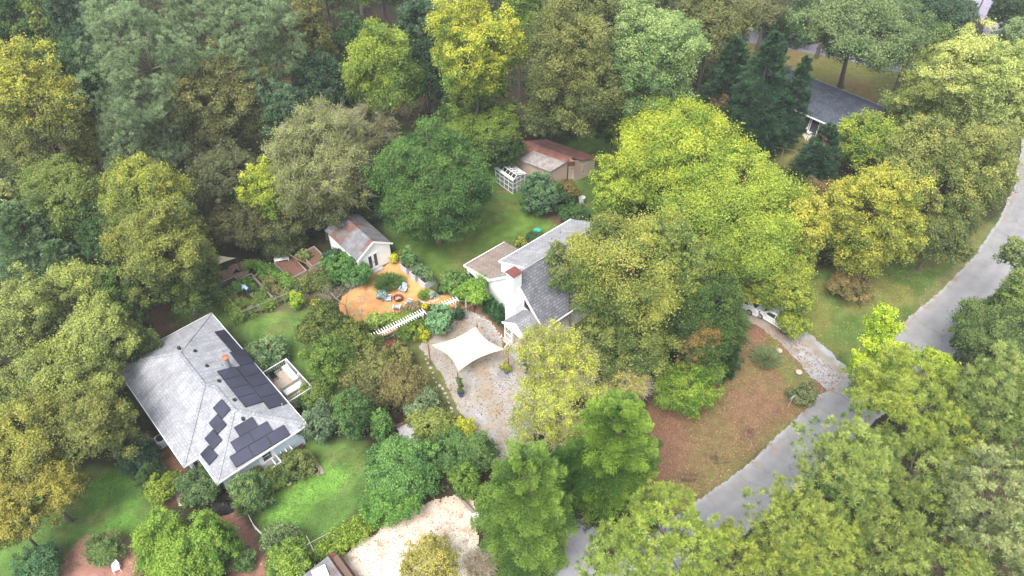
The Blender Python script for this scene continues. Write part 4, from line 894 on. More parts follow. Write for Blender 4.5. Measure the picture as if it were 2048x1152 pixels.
# pergola with white rafters
def pergola(a, b, label, n):
    A, B = G(*a, 2.3), G(*b, 2.3); o = empty('pergola', (A[0], A[1], 0), math.atan2(B[1]-A[1], B[0]-A[0]), label, 'pergola'); Lp = float(np.linalg.norm(B-A))
    MB().box(0,Lp,-.05,.05,2.15,2.30).build('beam', M['trim'], o)
    for i in range(n): x = .12+(Lp-.24)*i/(n-1); MB().box(x-.024,x+.024,-.40,.40,2.303,2.38).build('rafter', M['white'], o)
    for x in np.linspace(.3, Lp-.3, max(2, int(Lp/2.2))): MB().box(x-.045,x+.045,-.045,.045,-.05,2.149).build('post', M['trim'], o)
    return o
pergola((744,674),(850,622),'long white slatted pergola running along the lower edge of the orange patio', 22)
pergola((880,612),(916,597),'short white slatted pergola section between vines near the white house', 7)
pergola((925,594),(968,575),'vine-smothered pergola section reaching the white gable wall', 8)
def rail_fence(pts, label, m='oldwood', hh=1.1, rails=2, name='rail_fence', mesh=False, pw=.1, gap=2.0, rw=.07):
    W = [G(x, y)[:2] for x, y in pts]; o = empty(name, (W[0][0], W[0][1], 0), 0, label, 'fence')
    for k in range(len(W)-1):
        a, b = W[k]-W[0], W[k+1]-W[0]; d = np.linalg.norm(b-a); n = max(1, int(round(d/gap)))
        for i in range(n+(k == len(W)-2)): p = a+(b-a)*i/n; MB().box(p[0]-pw/2,p[0]+pw/2,p[1]-pw/2,p[1]+pw/2,-.05,hh+.06).build('post', M[m], o)
        for r in range(rails): z = hh*(r+1)/rails-.04; MB().bar((a[0],a[1],z),(b[0],b[1],z),rw,rw*1.1).build('rail', M[m], o)
        if mesh:
            w_ = MB()
            for i in range(int(d/.3)): p = a+(b-a)*i*.3/d; w_.bar((p[0],p[1],.05),(p[0],p[1],hh),.012)
            for z in np.arange(.15, hh, .3): w_.bar((a[0],a[1],z),(b[0],b[1],z),.012)
            w_.build('wire_mesh', M['steel'], o)
    return o
rail_fence([(751,694),(790,676),(852,648),(891,628)], 'weathered timber fence running below the white pergola', rails=2, hh=1.0)
rail_fence([(890,632),(915,616),(945,618)], 'split rail fence turning the corner by the gravel near the white house', rails=2, hh=1.1)
rail_fence([(912,640),(946,622),(965,610)], 'short brown rail fence between mulch and gravel at the white gable', rails=1, hh=.9, m='redwood')
rail_fence([(422,570),(489,640),(590,598)], 'rustic garden fence of thin poles and wire overgrown by vines', rails=2, hh=1.2, mesh=True, m='oldwood', pw=.08, rw=.04)
rail_fence([(590,598),(640,550)], 'low wire fence beside the leafless white shrub', rails=2, hh=1.0, mesh=True, pw=.06, rw=.03)
rail_fence([(1492,298),(1530,318),(1590,330),(1606,300)], 'tall thin garden stakes with wire beneath the cedars', rails=1, hh=2.0, pw=.06, rw=.03, gap=1.6)
rail_fence([(474,985),(512,1060),(560,1110),(600,1200)], 'pale wire fence on thin posts between mulch strip and bright lawn', m='trim', rails=2, hh=.9, pw=.06, rw=.035)
rail_fence([(785,862),(835,838)], 'low brown rails above the pale stone yard', m='redwood', rails=2, hh=.5, rw=.08)
# garden beds
def bed(cx, cy, sx, sy, label, hh=.35, ang=UANG, soil='soil', m='oldwood', name='garden_bed'):
    o = at(cx, cy, name, label, 'garden bed', ang); b = MB()
    for s in (-1, 1): b.box(s*sx/2-.04,s*sx/2+.04,-sy/2-.04,sy/2+.04,0,hh); b.box(-sx/2+.043,sx/2-.043,s*sy/2-.04,s*sy/2+.04,0,hh)
    b.build('border', M[m], o); MB().box(-sx/2+.05,sx/2-.05,-sy/2+.05,sy/2-.05,.01,hh*.75).build('soil', M[soil], o); return o
bed(474, 592, 2.1, 5.0, 'timber edged vegetable bed with leafy greens left of the kneeling gardener'); bed(512, 582, 1.5, 4.6, 'narrow timber vegetable bed right beside the gardener in blue'); bed(547, 573, 2.0, 4.8, 'timber vegetable bed with reddish leaves nearest the vine covered fence')
b1 = bed(583, 541, 1.9, 3.2, 'raised plank bed with a slatted headboard and bare brown soil', hh=.6, soil='chip')
hb_ = MB(); hb_.bar((-.95,1.66,1.0),(.95,1.66,1.0),.06)
for i in range(9): hb_.bar((-.9+.22*i,1.66,.6),(-.9+.22*i,1.66,1.0),.04)
hb_.build('headboard', M['oldwood'], b1)
bed(630, 525, 1.7, 2.6, 'tall raised plank bed filled with brown soil beside the white outbuilding', hh=.95, soil='chip'); bed(622, 560, 1.9, 2.4, 'low plank bed with brown soil behind the crossed poles', hh=.3, soil='chip')
bp = at(607, 553, 'bean_trellis', 'crossed bare poles of a bean trellis over the plank beds', 'trellis')
MB().bar((-1.2,1.2,1.9),(2.0,-1.0,1.9),.07).bar((-1.0,1.2,0),(-.5,.7,2.0),.05).bar((-.3,1.0,0),(-.9,.9,2.1),.05).bar((1.8,-.5,0),(1.4,-.6,2.1),.05).bar((1.2,-1.0,0),(1.8,-.9,2.1),.05).build('pole', M['redwood'], bp)
tb = at(566, 524, 'potting_table', 'small white table with dark seed trays by the vegetable garden', 'table', math.radians(15))
MB().box(-.75,.75,-.5,.5,.68,.74).build('tabletop', M['white'], tb)
for x in (-.68,.68):
    for y in (-.43,.43): MB().box(x-.03,x+.03,y-.03,y+.03,0,.68).build('leg', M['white'], tb)
for i,(x,y) in enumerate(((-.4,.3),(.05,.32),(.45,.25),(-.3,.02),(.2,.05))): MB().box(x-.16,x+.16,y-.09,y+.09,.743,.80).build('seed_tray', M['black'], tb)
# second shade sail, under the trees at left
s2 = at(445, 522, 'shade_sail', 'tan shade sail half hidden under dark trees beside a rock pile', 'shade sail')
c2 = [Vector(local(s2, G(x, y, z))) for x, y, z in ((413,503,2.6),(472,516,2.2),(424,538,2.2))]; n = 12; vs = []; fs = []; ix = {}
for i in range(n+1):
    for j in range(n+1-i):
        u, v = i/n, j/n; w0 = 1-u-v; p = c2[0]*w0+c2[1]*u+c2[2]*v; m_ = (c2[0]+c2[1]+c2[2])/3; k = .28*(4*w0*u*(1-v)**2+4*u*v*(1-w0)**2+4*w0*v*(1-u)**2)*.8
        if max(u, v, w0) > .999: k = 0
        ix[i, j] = len(vs); vs.append(p+(m_-p)*min(k, .5)*(1-27*w0*u*v))
for i in range(n):
    for j in range(n-i):
        fs.append((ix[i,j], ix[i+1,j], ix[i,j+1]))
        if j < n-i-1: fs.append((ix[i+1,j], ix[i+1,j+1], ix[i,j+1]))
c_ = MB().faces(vs, fs).build('canvas', M['canvas'], s2, smooth=True); c_.modifiers.new('t', 'SOLIDIFY').thickness = .012
for p in c2: MB().bar((p.x,p.y,0),(p.x,p.y,p.z+.1),.09).build('post', M['darkwood'], s2)
# rocks
def rock_mesh(name, r, sc, seed, m='stone', parent=None):
    rr = np.random.default_rng(seed); v = []; n, k = 7, 5
    b = MB(); prof = [(math.sin(math.pi*i/k), -math.cos(math.pi*i/k)) for i in range(k+1)]; vs = []
    for q, z in prof:
        for j in range(n): a = 6.283*j/n; f = r*rr.uniform(.8, 1.15); vs.append((q*f*math.cos(a)*sc[0], q*f*math.sin(a)*sc[1], max(-.02, (z+.55)*f*sc[2])))
    fs = [(i*n+j, i*n+(j+1) % n, (i+1)*n+(j+1) % n, (i+1)*n+j) for i in range(k) for j in range(n)]
    return b.faces(vs, fs).build(name, M[m], parent)
rproto = [rock_mesh('rock', .22, (1.2,.8,.6), s) for s in range(4)]; rused = [False]*4
def rocks(pts, label, group, smin=.6, smax=1.5, seed=1, m=None):
    r = random.Random(seed)
    for x, y in pts:
        k = r.randrange(4); o = rproto[k]
        if rused[k]: o = o.copy(); COL.objects.link(o)
        rused[k] = True; g = G(x+r.uniform(-2, 2), y+r.uniform(-1.5, 1.5)); s = r.uniform(smin, smax)
        o.location = (g[0], g[1], .01); o.rotation_euler = (0, 0, r.uniform(0, 6.28)); o.scale = (s, s*r.uniform(.8, 1.1), s*r.uniform(.7, 1.1)); tag(o, label, 'rock', group)
def along(pts, n):
    P = np.array(pts, float); d = np.append(0, np.cumsum(np.linalg.norm(np.diff(P, axis=0), axis=1))); t = np.linspace(0, d[-1], n); return list(zip(np.interp(t, d, P[:, 0]), np.interp(t, d, P[:, 1])))
rocks(along([(938,622),(955,632),(975,643),(990,660),(1003,672),(1008,682)], 22), 'pale edging stone in the row between gravel and the white house', 'pale stones edging the gravel', .35, .7, 2)
rocks(along([(838,604),(850,607),(866,604),(878,596),(868,588)], 12), 'pale stone ringing the round green bed beside the short pergola', 'stones around the round patio bed', .5, 1.0, 3)
rocks(along([(768,642),(776,638),(790,630),(796,634)], 7), 'pale stone by the flowering patio bed above the long pergola', 'stones at the lower patio bed', .6, 1.2, 4)
rocks(along([(782,523),(795,521)], 4), 'pale stone at the right corner of the white outbuilding', 'stones at the outbuilding corner', .5, .8, 6)
rocks(along([(842,690),(855,720),(870,760),(893,790),(905,825)], 16), 'small pale stone along the left edge of the gravel', 'stones along the left gravel edge', .4, .9, 7)
rocks(along([(890,655),(905,648),(918,642),(928,634)], 9), 'pale stone edging the gravel under the grey-green shrub', 'stones edging the gravel top', .4, .8, 8)
rp = []; rr_ = random.Random(5)
for _ in range(60):
    u, v = rr_.random(), rr_.random(); rp.append((428+u*58+v*8, 563-u*26+(v-.5)*24))
rproto = [rock_mesh('rock', .2, (1.3,.9,.4), s, 'brownstone') for s in range(20, 24)]; rused = [False]*4
rocks(rp, 'brown flat stone lying in the heap below the tan sail', 'heap of brown stones below the tan sail', .9, 2.1, 9)
# logs, stumps, edging
def stump(px, py, r, h, label):
    o = at(px, py, 'tree_stump', label, 'stump'); MB().lathe([(r*1.4,0),(r*1.1,.08),(r,h)], (0,0,0), 12).build('bark', M['bark'], o); MB().lathe([(r,0),(0,.01)], (0,0,h), 12).build('cut_top', M['deck'], o)
stump(1556, 708, .28, .5, 'pale topped tree stump beside the driveway on the leafy bank'); stump(1597, 747, .3, .22, 'low stump in the grass nearer the road')
lg = at(942, 1020, 'log', 'grey weathered log lying at the top right of the sandy lot', 'log'); MB().tube([(-.9,1.0,.15),(0,0,.16),(1.0,-1.15,.15)], [.14,.16,.13], 8).build('trunk', M['greybark'], lg)
for i, (x, y) in enumerate(((716,1078),(722,1072),(730,1067),(737,1063))):
    o = at(x, y, 'fence_post', 'short dark stake leaning out of the vine hedge above the sandy lot', 'post', group='dark stakes below the vine hedge'); MB().bar((0,0,-.1),(-.15,.1,.9),.1).build('stake', M['darkwood'], o)
sk = at(952, 1033, 'plastic_sack', 'crumpled white sack beside the grey log', 'sack'); rock_mesh('bag', .3, (1.1,.9,1.0), 11, 'white', sk)
for i, (x, y, s) in enumerate([(1380,958,.5),(1430,918,.5),(1497,868,.45)]):
    rr = np.random.default_rng(i); o = at(x, y, 'twig_pile', ['dark clump of twigs lowest on the grass bank', 'dark clump of twigs in the middle of the grass bank', 'dark clump of twigs highest on the grass bank'][i], 'twigs')
    a = rr.normal(size=(26, 3))*np.array([s*.6, s*.6, 0]); b_ = a+rr.normal(size=a.shape)*np.array([s*.7, s*.7, .2]); a[:, 2] = .03; b_[:, 2] = np.abs(b_[:, 2])+.05
    q = twig_quads(a, b_, .035, .02, rr); quads_mesh('sticks', q, np.full((len(q), 3), .1), M['darkwood'], o)
# mailbox at the road
mb = at(1577, 812, 'mailbox', 'grey mailbox on a leaning timber post at the road edge', 'mailbox', math.radians(-50))
MB().bar((0,0,-.1),(.03,.05,1.1),.11).build('post', M['oldwood'], mb)
b_ = MB(); pf = [(-.1,1.1),(.1,1.1),(.1,1.22),(.07,1.29),(0,1.32),(-.07,1.29),(-.1,1.22)]; b_.faces([(x,-.25,z) for x, z in pf]+[(x,.3,z) for x, z in pf], [tuple(range(7)), tuple(range(13,6,-1))]+[(i,i+7,(i+1)%7+7,(i+1)%7) for i in range(7)]); b_.build('box', M['steel'], mb); MB().box(.102,.115,-.1,-.06,1.15,1.38).build('flag', M['brown_metal'], mb)
# street lamp far away
sl_ = at(1731, 75, 'street_lamp', 'tall grey street lamp among far trees at the top right', 'street lamp'); 
# bottom edge: metal roofed coop with ladder frame
cp_ = at(654, 1176, 'chicken_coop', 'low hut with patched grey and rusty sheet roof at the bottom edge', 'hut', math.radians(41))
MB().box(-1.7,1.7,-2.2,.9,0,1.5).build('wall', M['darkwood'], cp_); MB().slab([(-2.0,-2.5,1.55),(1.1,-2.5,1.75),(1.1,1.1,1.75),(-2.0,1.1,1.55)], .05).build('roof', M['roof_rust'], cp_)
MB().faces([(1.11,-2.5,1.76),(1.11,1.3,1.76),(1.6,1.15,1.55),(1.95,.6,1.0),(2.0,-.4,.6),(1.9,-2.5,.5)], [(0,1,2,3,4,5)]).build('cover', M['brown_metal'], cp_)
ht = at(641, 1148, 'feeding_tray', 'cream wooden tray frame lying on the patched sheet roof', 'tray', math.radians(30), 1.72)
t_ = MB(); t_.box(-.5,.5,-.45,-.4,.04,.18); t_.box(-.5,.5,.4,.45,.04,.18); t_.box(-.5,-.45,-.4,.4,.04,.18); t_.box(.45,.5,-.4,.4,.04,.18); t_.box(-.45,.45,-.02,.02,.04,.18); t_.build('frame', M['trim'], ht); MB().box(-.45,.45,-.4,.4,.04,.08).build('base', M['cream'], ht)
def pole(px, a, b, label, m='trim', w=.04, name='pole'):
    o = at(*px, name, label, 'pole'); MB().bar(a, b, w).build('rod', M[m], o)
pole((590,1125), (0,0,1.5), (2.6,1.5,1.7), 'long pale bar crossing the vine hedge near the tray', 'oldwood'); pole((623,1095), (0,0,1.9), (.75,-1.15,1.9), 'short white bar leading to the tray on the hut', 'oldwood')
tk = at(598, 1098, 'stock_tank', 'oval galvanised tank filled with yellowing plants beside the lawn', 'tank', math.radians(50))
MB().lathe([(.6,0),(.62,.55),(.66,.57),(.62,.58),(.58,.55),(.56,.1),(0,.1)], (0,0,0), 26, 0, 1, .72).build('tub', M['steel'], tk)
tp = at(441, 1022, 'black_tarp', 'black plastic sheet heaped under shrubs below the bungalow corner', 'tarp', .5); rr = np.random.default_rng(3); vs = []
for i in range(9):
    for j in range(6): vs.append((-.9+.22*i, -.6+.24*j, max(.02, .35*math.sin(i*.7+j)*rr.uniform(.3, 1)+.25)))
MB().faces(vs, [(i*6+j, (i+1)*6+j, (i+1)*6+j+1, i*6+j+1) for i in range(8) for j in range(5)]).build('sheet', M['black'], tp)
wc = at(236, 1140, 'garden_chair', 'small white chair on the mulch of the bottom left flower bed', 'chair', .5)
MB().box(-.25,.25,-.25,.25,.42,.46).build('seat', M['white'], wc, bevel=.01); MB().slab([(-.25,.25,.46),(.25,.25,.46),(.22,.36,.9),(-.22,.36,.9)], .03).build('backrest', M['white'], wc)
for x in (-.22,.22):
    for y in (-.22,.22): MB().box(x-.02,x+.02,y-.02,y+.02,0,.42).build('leg', M['white'], wc)
bk = at(485, 1003, 'bucket', 'white bucket by the wire fence between shrubs', 'bucket'); MB().lathe([(0,0),(.16,0),(.2,.38),(.22,.38),(.22,.4),(.17,.39),(.14,.05)], (0,0,0), 16).build('body', M['white'], bk)
# trellis and white trough by the bungalow
tr_ = at(585, 898, 'wall_trellis', 'white ladder trellis slats leaning by the bungalow wall', 'trellis', math.radians(42))
for i in range(5): MB().bar((-1.9+.42*i,-.2,1.1),(-1.9+.42*i,-1.3,1.1),.09,.05).build('slat', M['white'], tr_)
for y in (-.3,-1.2): MB().bar((-2.1,y,1.05),(0,y,1.05),.06,.05).build('rail', M['white'], tr_)
for x in (-2.0,-.05): MB().bar((x,-1.2,0),(x,-1.2,1.02),.07).build('post', M['white'], tr_)
tg = at(558, 945, 'trough_planter', 'pale blue wooden trough planter in the shrubs below the bungalow door', 'planter', math.radians(42)); MB().box(-.95,.95,-.3,-.25,0,.75).box(-.95,.95,.25,.3,0,.75).box(-.95,-.9,-.25,.25,0,.75).box(.9,.95,-.25,.25,0,.75).build('box', M['greywhite'], tg); MB().box(-.9,.9,-.25,.25,.5,.6).build('soil', M['soil'], tg)
st_ = at(556, 905, 'wooden_steps', 'brown wooden landing below the pale blue wall window', 'steps', math.radians(42)); MB().box(-1.0,1.0,-.5,.3,0,.55).box(-1.0,1.0,-.8,-.503,0,.3).build('treads', M['darkwood'], st_); MB().bar((-1,-.75,0),(-1,-.75,1.2),.06).bar((-1,-.75,1.2),(-1,.3,1.35),.06).build('handrail', M['oldwood'], st_)
# shed-side things
bh = at(1134, 366, 'basketball_hoop', 'basketball hoop on a black pole beside the tan shed', 'basketball hoop', math.radians(10))
MB().bar((0,0,0),(0,0,2.6),.1).bar((0,0,2.6),(.25,-.5,3.0),.09).build('pole', M['black'], bh); MB().bar((-.25,-.55,3.1),(.65,-.55,3.1),.03,.6).build('backboard', M['rust'], bh); MB().lathe([(.23,0),(.23,.02),(.21,.02),(.21,0)], (.25,-.85,2.8), 16).build('rim', M['rust'], bh); MB().box(-.3,.3,-.2,.5,0,.18).build('base', M['black'], bh)
wp_ = at(1117, 357, 'wood_pile', 'heap of pale split firewood against the tan shed wall', 'wood pile', .7); r = random.Random(8)
for k in range(24): x, y = r.uniform(-.9,.9), r.uniform(-.3,.3); a = r.uniform(0,3.1); z = .07+r.uniform(0,.5)*(1-abs(x)/1.1); MB().bar((x-.2*math.cos(a),y-.2*math.sin(a),z),(x+.2*math.cos(a),y+.2*math.sin(a),z+.05),.13,.11).build('log', M['log'], wp_)
bk = at(1142, 353, 'bucket', 'cream bucket on the ground by the tan shed door', 'bucket'); MB().lathe([(0,0),(.2,0),(.25,.45),(.27,.45),(.27,.48),(.2,.47),(.17,.05)], (0,0,0), 16).build('body', M['cream'], bk)
gd = at(1003, 384, 'plank', 'loose reddish planks on the grass beside the greenhouse', 'planks'); MB().box(-.7,.7,-.1,.1,0,.06).bar((-.5,-.3,.05),(.4,.2,.1),.12,.04).build('board', M['redwood'], gd)
wh = at(1163, 408, 'wheelbarrow', 'grey bin leaning at the leafy edge behind the big yellow tree', 'bin', .4); MB().lathe([(0,0),(.3,0),(.36,.9),(.4,.9),(.4,.95),(.3,.93),(.27,.1)], (0,0,0), 16, 0, 1, .8).build('tub', M['greywhite'], wh); wh.name = 'bin'
gn = at(1074, 471, 'water_butt', 'turquoise lidded tub beside white flowers behind the house roof', 'tub'); MB().lathe([(0,0),(.35,0),(.4,.7),(.43,.72),(.4,.78),(0,.82)], (0,0,0), 18).build('body', mat('turquoise_plastic', (.05,.35,.27), .4), gn)
ta = at(1622, 268, 'patio_bench', 'white garden furniture on the brick house patio', 'bench', .3); MB().box(-.8,.8,-.35,.35,.4,.48).build('seat', M['white'], ta); MB().box(-.8,.8,.3,.36,.48,.95).build('backrest', M['white'], ta)
for x in (-.72,.72):
    for y in (-.28,.28): MB().box(x-.03,x+.03,y-.03,y+.03,0,.4).build('leg', M['white'], ta)
# street lamp parts
MB().tube([(0,0,0),(0,0,8.5),(.3,0,9.1),(1.4,0,9.3)], [.12,.08,.06,.05], 8).build('pole', M['steel'], sl_); MB().box(1.3,2.0,-.15,.15,9.2,9.36).build('lamp_head', M['white'], sl_, bevel=.05)
g_ = G(1922, 95); sl_.location = (g_[0], g_[1], 0)
# cars
def car(px, py, rz, label):
    o = at(px, py, 'parked_car', label, 'car', rz, group='white cars parked on the driveway'); 
    prof = [(-2.15,.35),(-2.2,.62),(-2.12,.92),(-1.75,1.0),(-1.1,1.42),(-.6,1.52),(.3,1.5),(.75,1.38),(1.25,.98),(1.9,.86),(2.15,.66),(2.2,.35)]
    def ring(y, inset, zc): return [(x*(1-.02*inset), y, z if z < 1.0 else z) for x, z in prof]
    ys = [(-.84, 0), (-.88, .5), (.88, .5), (.84, 0)]; vs = []; n = len(prof)
    for k, y in enumerate((-.86, -.74, .74, .86)):
        for x, z in prof:
            yy = y*(1-.22*max(0, z-.92)/.6); lim = 1.0 if abs(y) < .8 else .97
            vs.append((x*lim, yy, .35+(z-.35)*(1 if abs(y) < .8 else .985)))
    fs = [(k*n+i, (k+1)*n+i, (k+1)*n+i+1, k*n+i+1) for k in range(3) for i in range(n-1)]+[tuple(range(n)), tuple(range(4*n-1, 3*n-1, -1))]+[(0,n,2*n,3*n,3*n+n-1,3*n-1,2*n-1,n-1)]
    MB().faces(vs, fs).build('body', M['carwhite'], o, bevel=.04)
    def wpt(x, z, s, e=.012): yy = .86*(1-.22*max(0, z-.92)/.6)+e; return (x, s*yy, z)
    for s in (-1, 1):
        MB().poly([wpt(-1.0,1.02,s), wpt(-.1,1.02,s), wpt(-.1,1.42,s), wpt(-.75,1.40,s)]).poly([wpt(-.02,1.02,s), wpt(1.0,1.02,s), wpt(.65,1.34,s), wpt(-.02,1.42,s)]).build('side_window', M['glass'], o)
        for x in (-1.35, 1.35):
            w_ = MB(); w_.tube([(x, s*.68, .33), (x, s*.885, .33)], .33, 20); wh_ = w_.build('wheel', M['tyre'], o); MB().tube([(x, s*.86, .33), (x, s*.90, .33)], .21, 14).build('rim', M['steel'], wh_)
        MB().box(.75,.95,s*.9-.06,s*.9+.06,.98,1.1).build('mirror', M['carwhite'], o); MB().box(2.02,2.16,s*.62-.16,s*.62+.16,.62,.74).build('headlight', M['greywhite'], o); MB().box(-2.2,-2.08,s*.62-.12,s*.62+.12,.72,.9).build('tail_light', M['brown_metal'], o)
        MB().bar((-.06,s*.872,.45),(-.06,s*.872,.98),.012,.012).build('door_seam', M['black'], o)
    MB().faces([(.78,-.62,1.385),(.78,.62,1.385),(1.23,.70,1.01),(1.23,-.70,1.01)], [(0,1,2,3)]).build('windscreen', M['glass'], o).location = (.02, 0, .02)
    MB().faces([(-1.13,-.62,1.41),(-1.13,.62,1.41),(-1.72,.70,1.03),(-1.72,-.70,1.03)], [(0,1,2,3)]).build('rear_window', M['glass'], o).location = (-.02, 0, .02)
    return o
c1 = car(1552, 643, math.radians(133), 'white car under yellow leaves with its front wheel and side showing'); 
c2_ = car(1484, 606, math.radians(133), 'white car almost buried under branches at the inner end of the driveway')
# person gardening
pe = at(500, 592, 'person', 'person in a pale blue shirt and dark trousers bending over the vegetable bed', 'person', math.radians(150))
def limb(pts, rad, name, m, parent, n=10): return MB().tube(pts, rad, n).build(name, m, parent, smooth=True)
def body_mesh(parts, name, m, parent, voxel=.022):
    b = MB()
    for pts, rad in parts: b.tube(pts, rad, 10)
    o = b.build(name, m, parent); r_ = o.modifiers.new('remesh', 'REMESH'); r_.mode = 'VOXEL'; r_.voxel_size = voxel; r_.use_smooth_shade = True
    s = o.modifiers.new('smooth', 'SMOOTH'); s.factor = .5; s.iterations = 3; return o
hip, chest, neck, head = (0,0,.92), (.42,0,1.18), (.55,0,1.22), (.70,0,1.20)
skinp = [([hip,(.2,0,1.06),chest,neck],[.13,.125,.14,.06]), ([neck,(.62,0,1.21),(.70,0,1.20),(.78,0,1.16)],[.055,.085,.105,.07]), ([(.79,0,1.15),(.82,0,1.13)],[.02,.012])]
for s in (-1, 1):
    skinp += [([(0,s*.09,.9),(.10,s*.12,.48),(-.02,s*.12,.08)],[.09,.06,.042]), ([(-.04,s*.12,.05),(.14,s*.13,.04)],[.05,.04]),
              ([(.44,s*.17,1.18),(.52,s*.21,.90),(.68,s*.16,.68)],[.06,.045,.03]), ([(.68,s*.16,.68),(.73,s*.15,.61)],[.034,.036])]
    for k, (dy, ln) in enumerate(((-.03,.07),(-.01,.085),(.01,.08),(.03,.065))): skinp.append(([(.73,s*.15+dy,.61),(.75,s*.15+dy,.61-ln*.6),(.74,s*.15+dy,.61-ln)],[.011,.010,.008]))
    skinp.append(([(.70,s*.12,.64),(.74,s*.10,.60)],[.013,.009]))
body_mesh(skinp, 'body', M['skin'], pe, .012)
body_mesh([([(.0,0,.98),(.2,0,1.09),(.44,0,1.2),(.52,0,1.22)],[.165,.165,.18,.09])]+[([(.44,s*.15,1.19),(.49,s*.20,1.02),(.54,s*.21,.88)],[.09,.075,.065]) for s in (-1,1)], 'shirt', M['shirt'], pe)
body_mesh([([(-.06,0,.95),(.08,0,.98)],[.16,.165])]+[([(0,s*.09,.92),(.10,s*.12,.48),(-.02,s*.12,.10)],[.12,.085,.07]) for s in (-1,1)], 'trousers', M['jeans'], pe)
body_mesh([([(.60,0,1.25),(.70,0,1.27),(.74,0,1.24)],[.07,.105,.07])], 'hair', M['hair'], pe)

# ------------------------------------------------------------------ trees and shrubs (crown centre and half-size in the photograph, foot height of the crown in metres)
DG, MG, YG, YL = (.035,.075,.028), (.065,.125,.032), (.17,.23,.035), (.42,.37,.04)
OL, OLL, BG, BGL = (.085,.105,.035), (.17,.18,.055), (.06,.105,.055), (.13,.19,.10)
KH, KHL, OR, BR = (.15,.145,.06), (.27,.25,.12), (.42,.26,.05), (.13,.085,.04)
BP, BPL = (.095,.135,.06), (.27,.325,.155)
_0, _1 = (.075,.125,.045), (.20,.25,.075); CD, CDL = (.022,.058,.03), (.06,.115,.05)
def T(kind, cx, cy, w, h, hb, A, B, label, **k):
    def gr(c): return (c[0]*1.0, c[1]*1.10 if c[0] < c[1]*1.3 else c[1], c[2]*1.15)
    return tree(kind, cx, cy, w, h, hb, gr(A), gr(B), label, **k)
# --- wood behind, left to right
T('broad', 20,60,60,90,6, DG,MG, 'dark green tree filling the top left corner')
T('broad', 85,60,62,70,7, MG,(.24,.26,.05), 'yellow-tipped green tree near the top left corner')
T('broad', 165,60,55,90,6, DG,BG, 'dark tree between the top left corner and the big blue-green pine')
T('broad', 62,205,95,112,8, OLL,(.44,.40,.06), 'large mustard yellow tree cut by the left edge, upper part', tip=.7)
T('broad', 158,185,60,95,5, (.03,.07,.03),MG, 'dark green tree behind the mustard tree and the large pine')
T('broad', 175,285,48,52,5, OL,(.38,.34,.05), 'small yellow crown just right of the mustard tree')
T('broad', 40,330,80,60,4, OL,OLL, 'dull olive tree under the mustard tree at the left edge')
T('pine', 285,130,112,140,9, BP,BPL, 'tall blue-green pine, largest at the upper left', tip=.5)
T('pine', 255,270,60,60,6, BP,BPL, 'lower left boughs pine, smaller blue-green pine below the tall pine')
T('pine', 345,300,55,38,5, BP,BPL, 'small blue-green pine low between the tall pine and the wispy tree')
T('pine', 495,70,92,115,10, BP,BPL, 'second tall blue-green pine, right of the largest pine')
T('pine', 400,20,60,70,12, BP,BPL, 'blue-green pine at the top edge between the two tall pines')
T('broad', 432,195,92,88,7, OL,(.27,.24,.08), 'olive-tan oak in front of the second tall pine', tip=.7)
T('broad', 350,245,38,38,6, OL,(.24,.22,.07), 'small olive-tan tree left of the olive-tan oak')
T('broad', 570,230,50,80,5, DG,BGL, 'blue-green leafy tree under the second tall pine')
T('broad', 625,70,45,80,9, OL,(.23,.18,.05), 'brownish olive tree right of the second tall pine')
T('broad', 640,170,55,75,5, DG,BG, 'dark green tree below the brownish olive tree')
T('broad', 705,95,40,60,6, DG,MG, 'dark tree behind the layered yellow-green maple')
T('broad', 765,140,74,92,5, (.10,.17,.035),(.30,.34,.045), 'layered yellow-green maple standing before bare trunks', tip=.8, rlf=1.0)
T('broad', 742,215,50,40,3, MG,YG, 'green lower skirt tree beneath the layered maple')
T('broad', 845,60,55,70,7, DG,(.11,.17,.09), 'blue-green tree between the maple and the tall yellow tree')
T('broad', 845,150,45,60,4, (.03,.06,.03),DG, 'dark shaded tree left of the tall yellow tree')
T('broad', 948,115,82,128,7, (.12,.19,.035),(.48,.44,.05), 'tall yellow-topped tree at the top centre', tip=.9)
T('broad', 960,250,85,55,4, DG,(.20,.26,.04), 'green lower tree beneath the tall yellow-topped tree')
T('broad', 925,225,45,50,3, DG,MG, 'dark green tree at the foot of the tall yellow-topped tree')
T('broad', 1005,300,42,35,2, DG,MG, 'dark bush behind the greenhouse', cat='shrub')
T('broad', 1040,40,50,60,9, MG,YG, 'green crown at the top edge right of the tall yellow-topped tree')
T('broad', 1142,140,98,138,6, OL,(.23,.22,.06), 'great olive oak overhanging the tan shed', tip=.5, foot=(1150,258))
T('broad', 1085,235,50,38,6, (.06,.08,.03),OLL, 'drooping olive boughs tree right above the red shed roof', foot=(1072,258))
T('broad', 1190,15,60,50,10, OL,OLL, 'olive crown at the top edge above the great olive oak')
T('broad', 1310,115,98,118,7, (.11,.18,.06),(.32,.38,.13), 'pale yellow-green tree, large and rounded, near the top right centre', tip=.7)
T('broad', 1250,200,50,75,4, DG,(.19,.24,.08), 'green tree between the olive oak and the pale yellow-green tree')
T('broad', 1225,262,34,28,3, DG,MG, 'dark understorey tree right of the tan shed')
T('broad', 1425,45,75,65,8, OL,(.20,.19,.06), 'olive tree at the top edge left of the upper road')
T('broad', 1500,22,70,28,9, OL,(.19,.17,.07), 'brownish crown along the top edge above the upper road')
T('broad', 1565,55,55,14,.3, DG,MG, 'low hedge like shrub along the far side of the upper road', cat='shrub')
T('cedar', 1455,165,55,85,1, CD,CDL, 'leftmost of the dark cedars in front of the slate blue roof')
T('cedar', 1522,185,68,112,1, CD,CDL, 'tallest dark cedar in front of the slate blue roof')
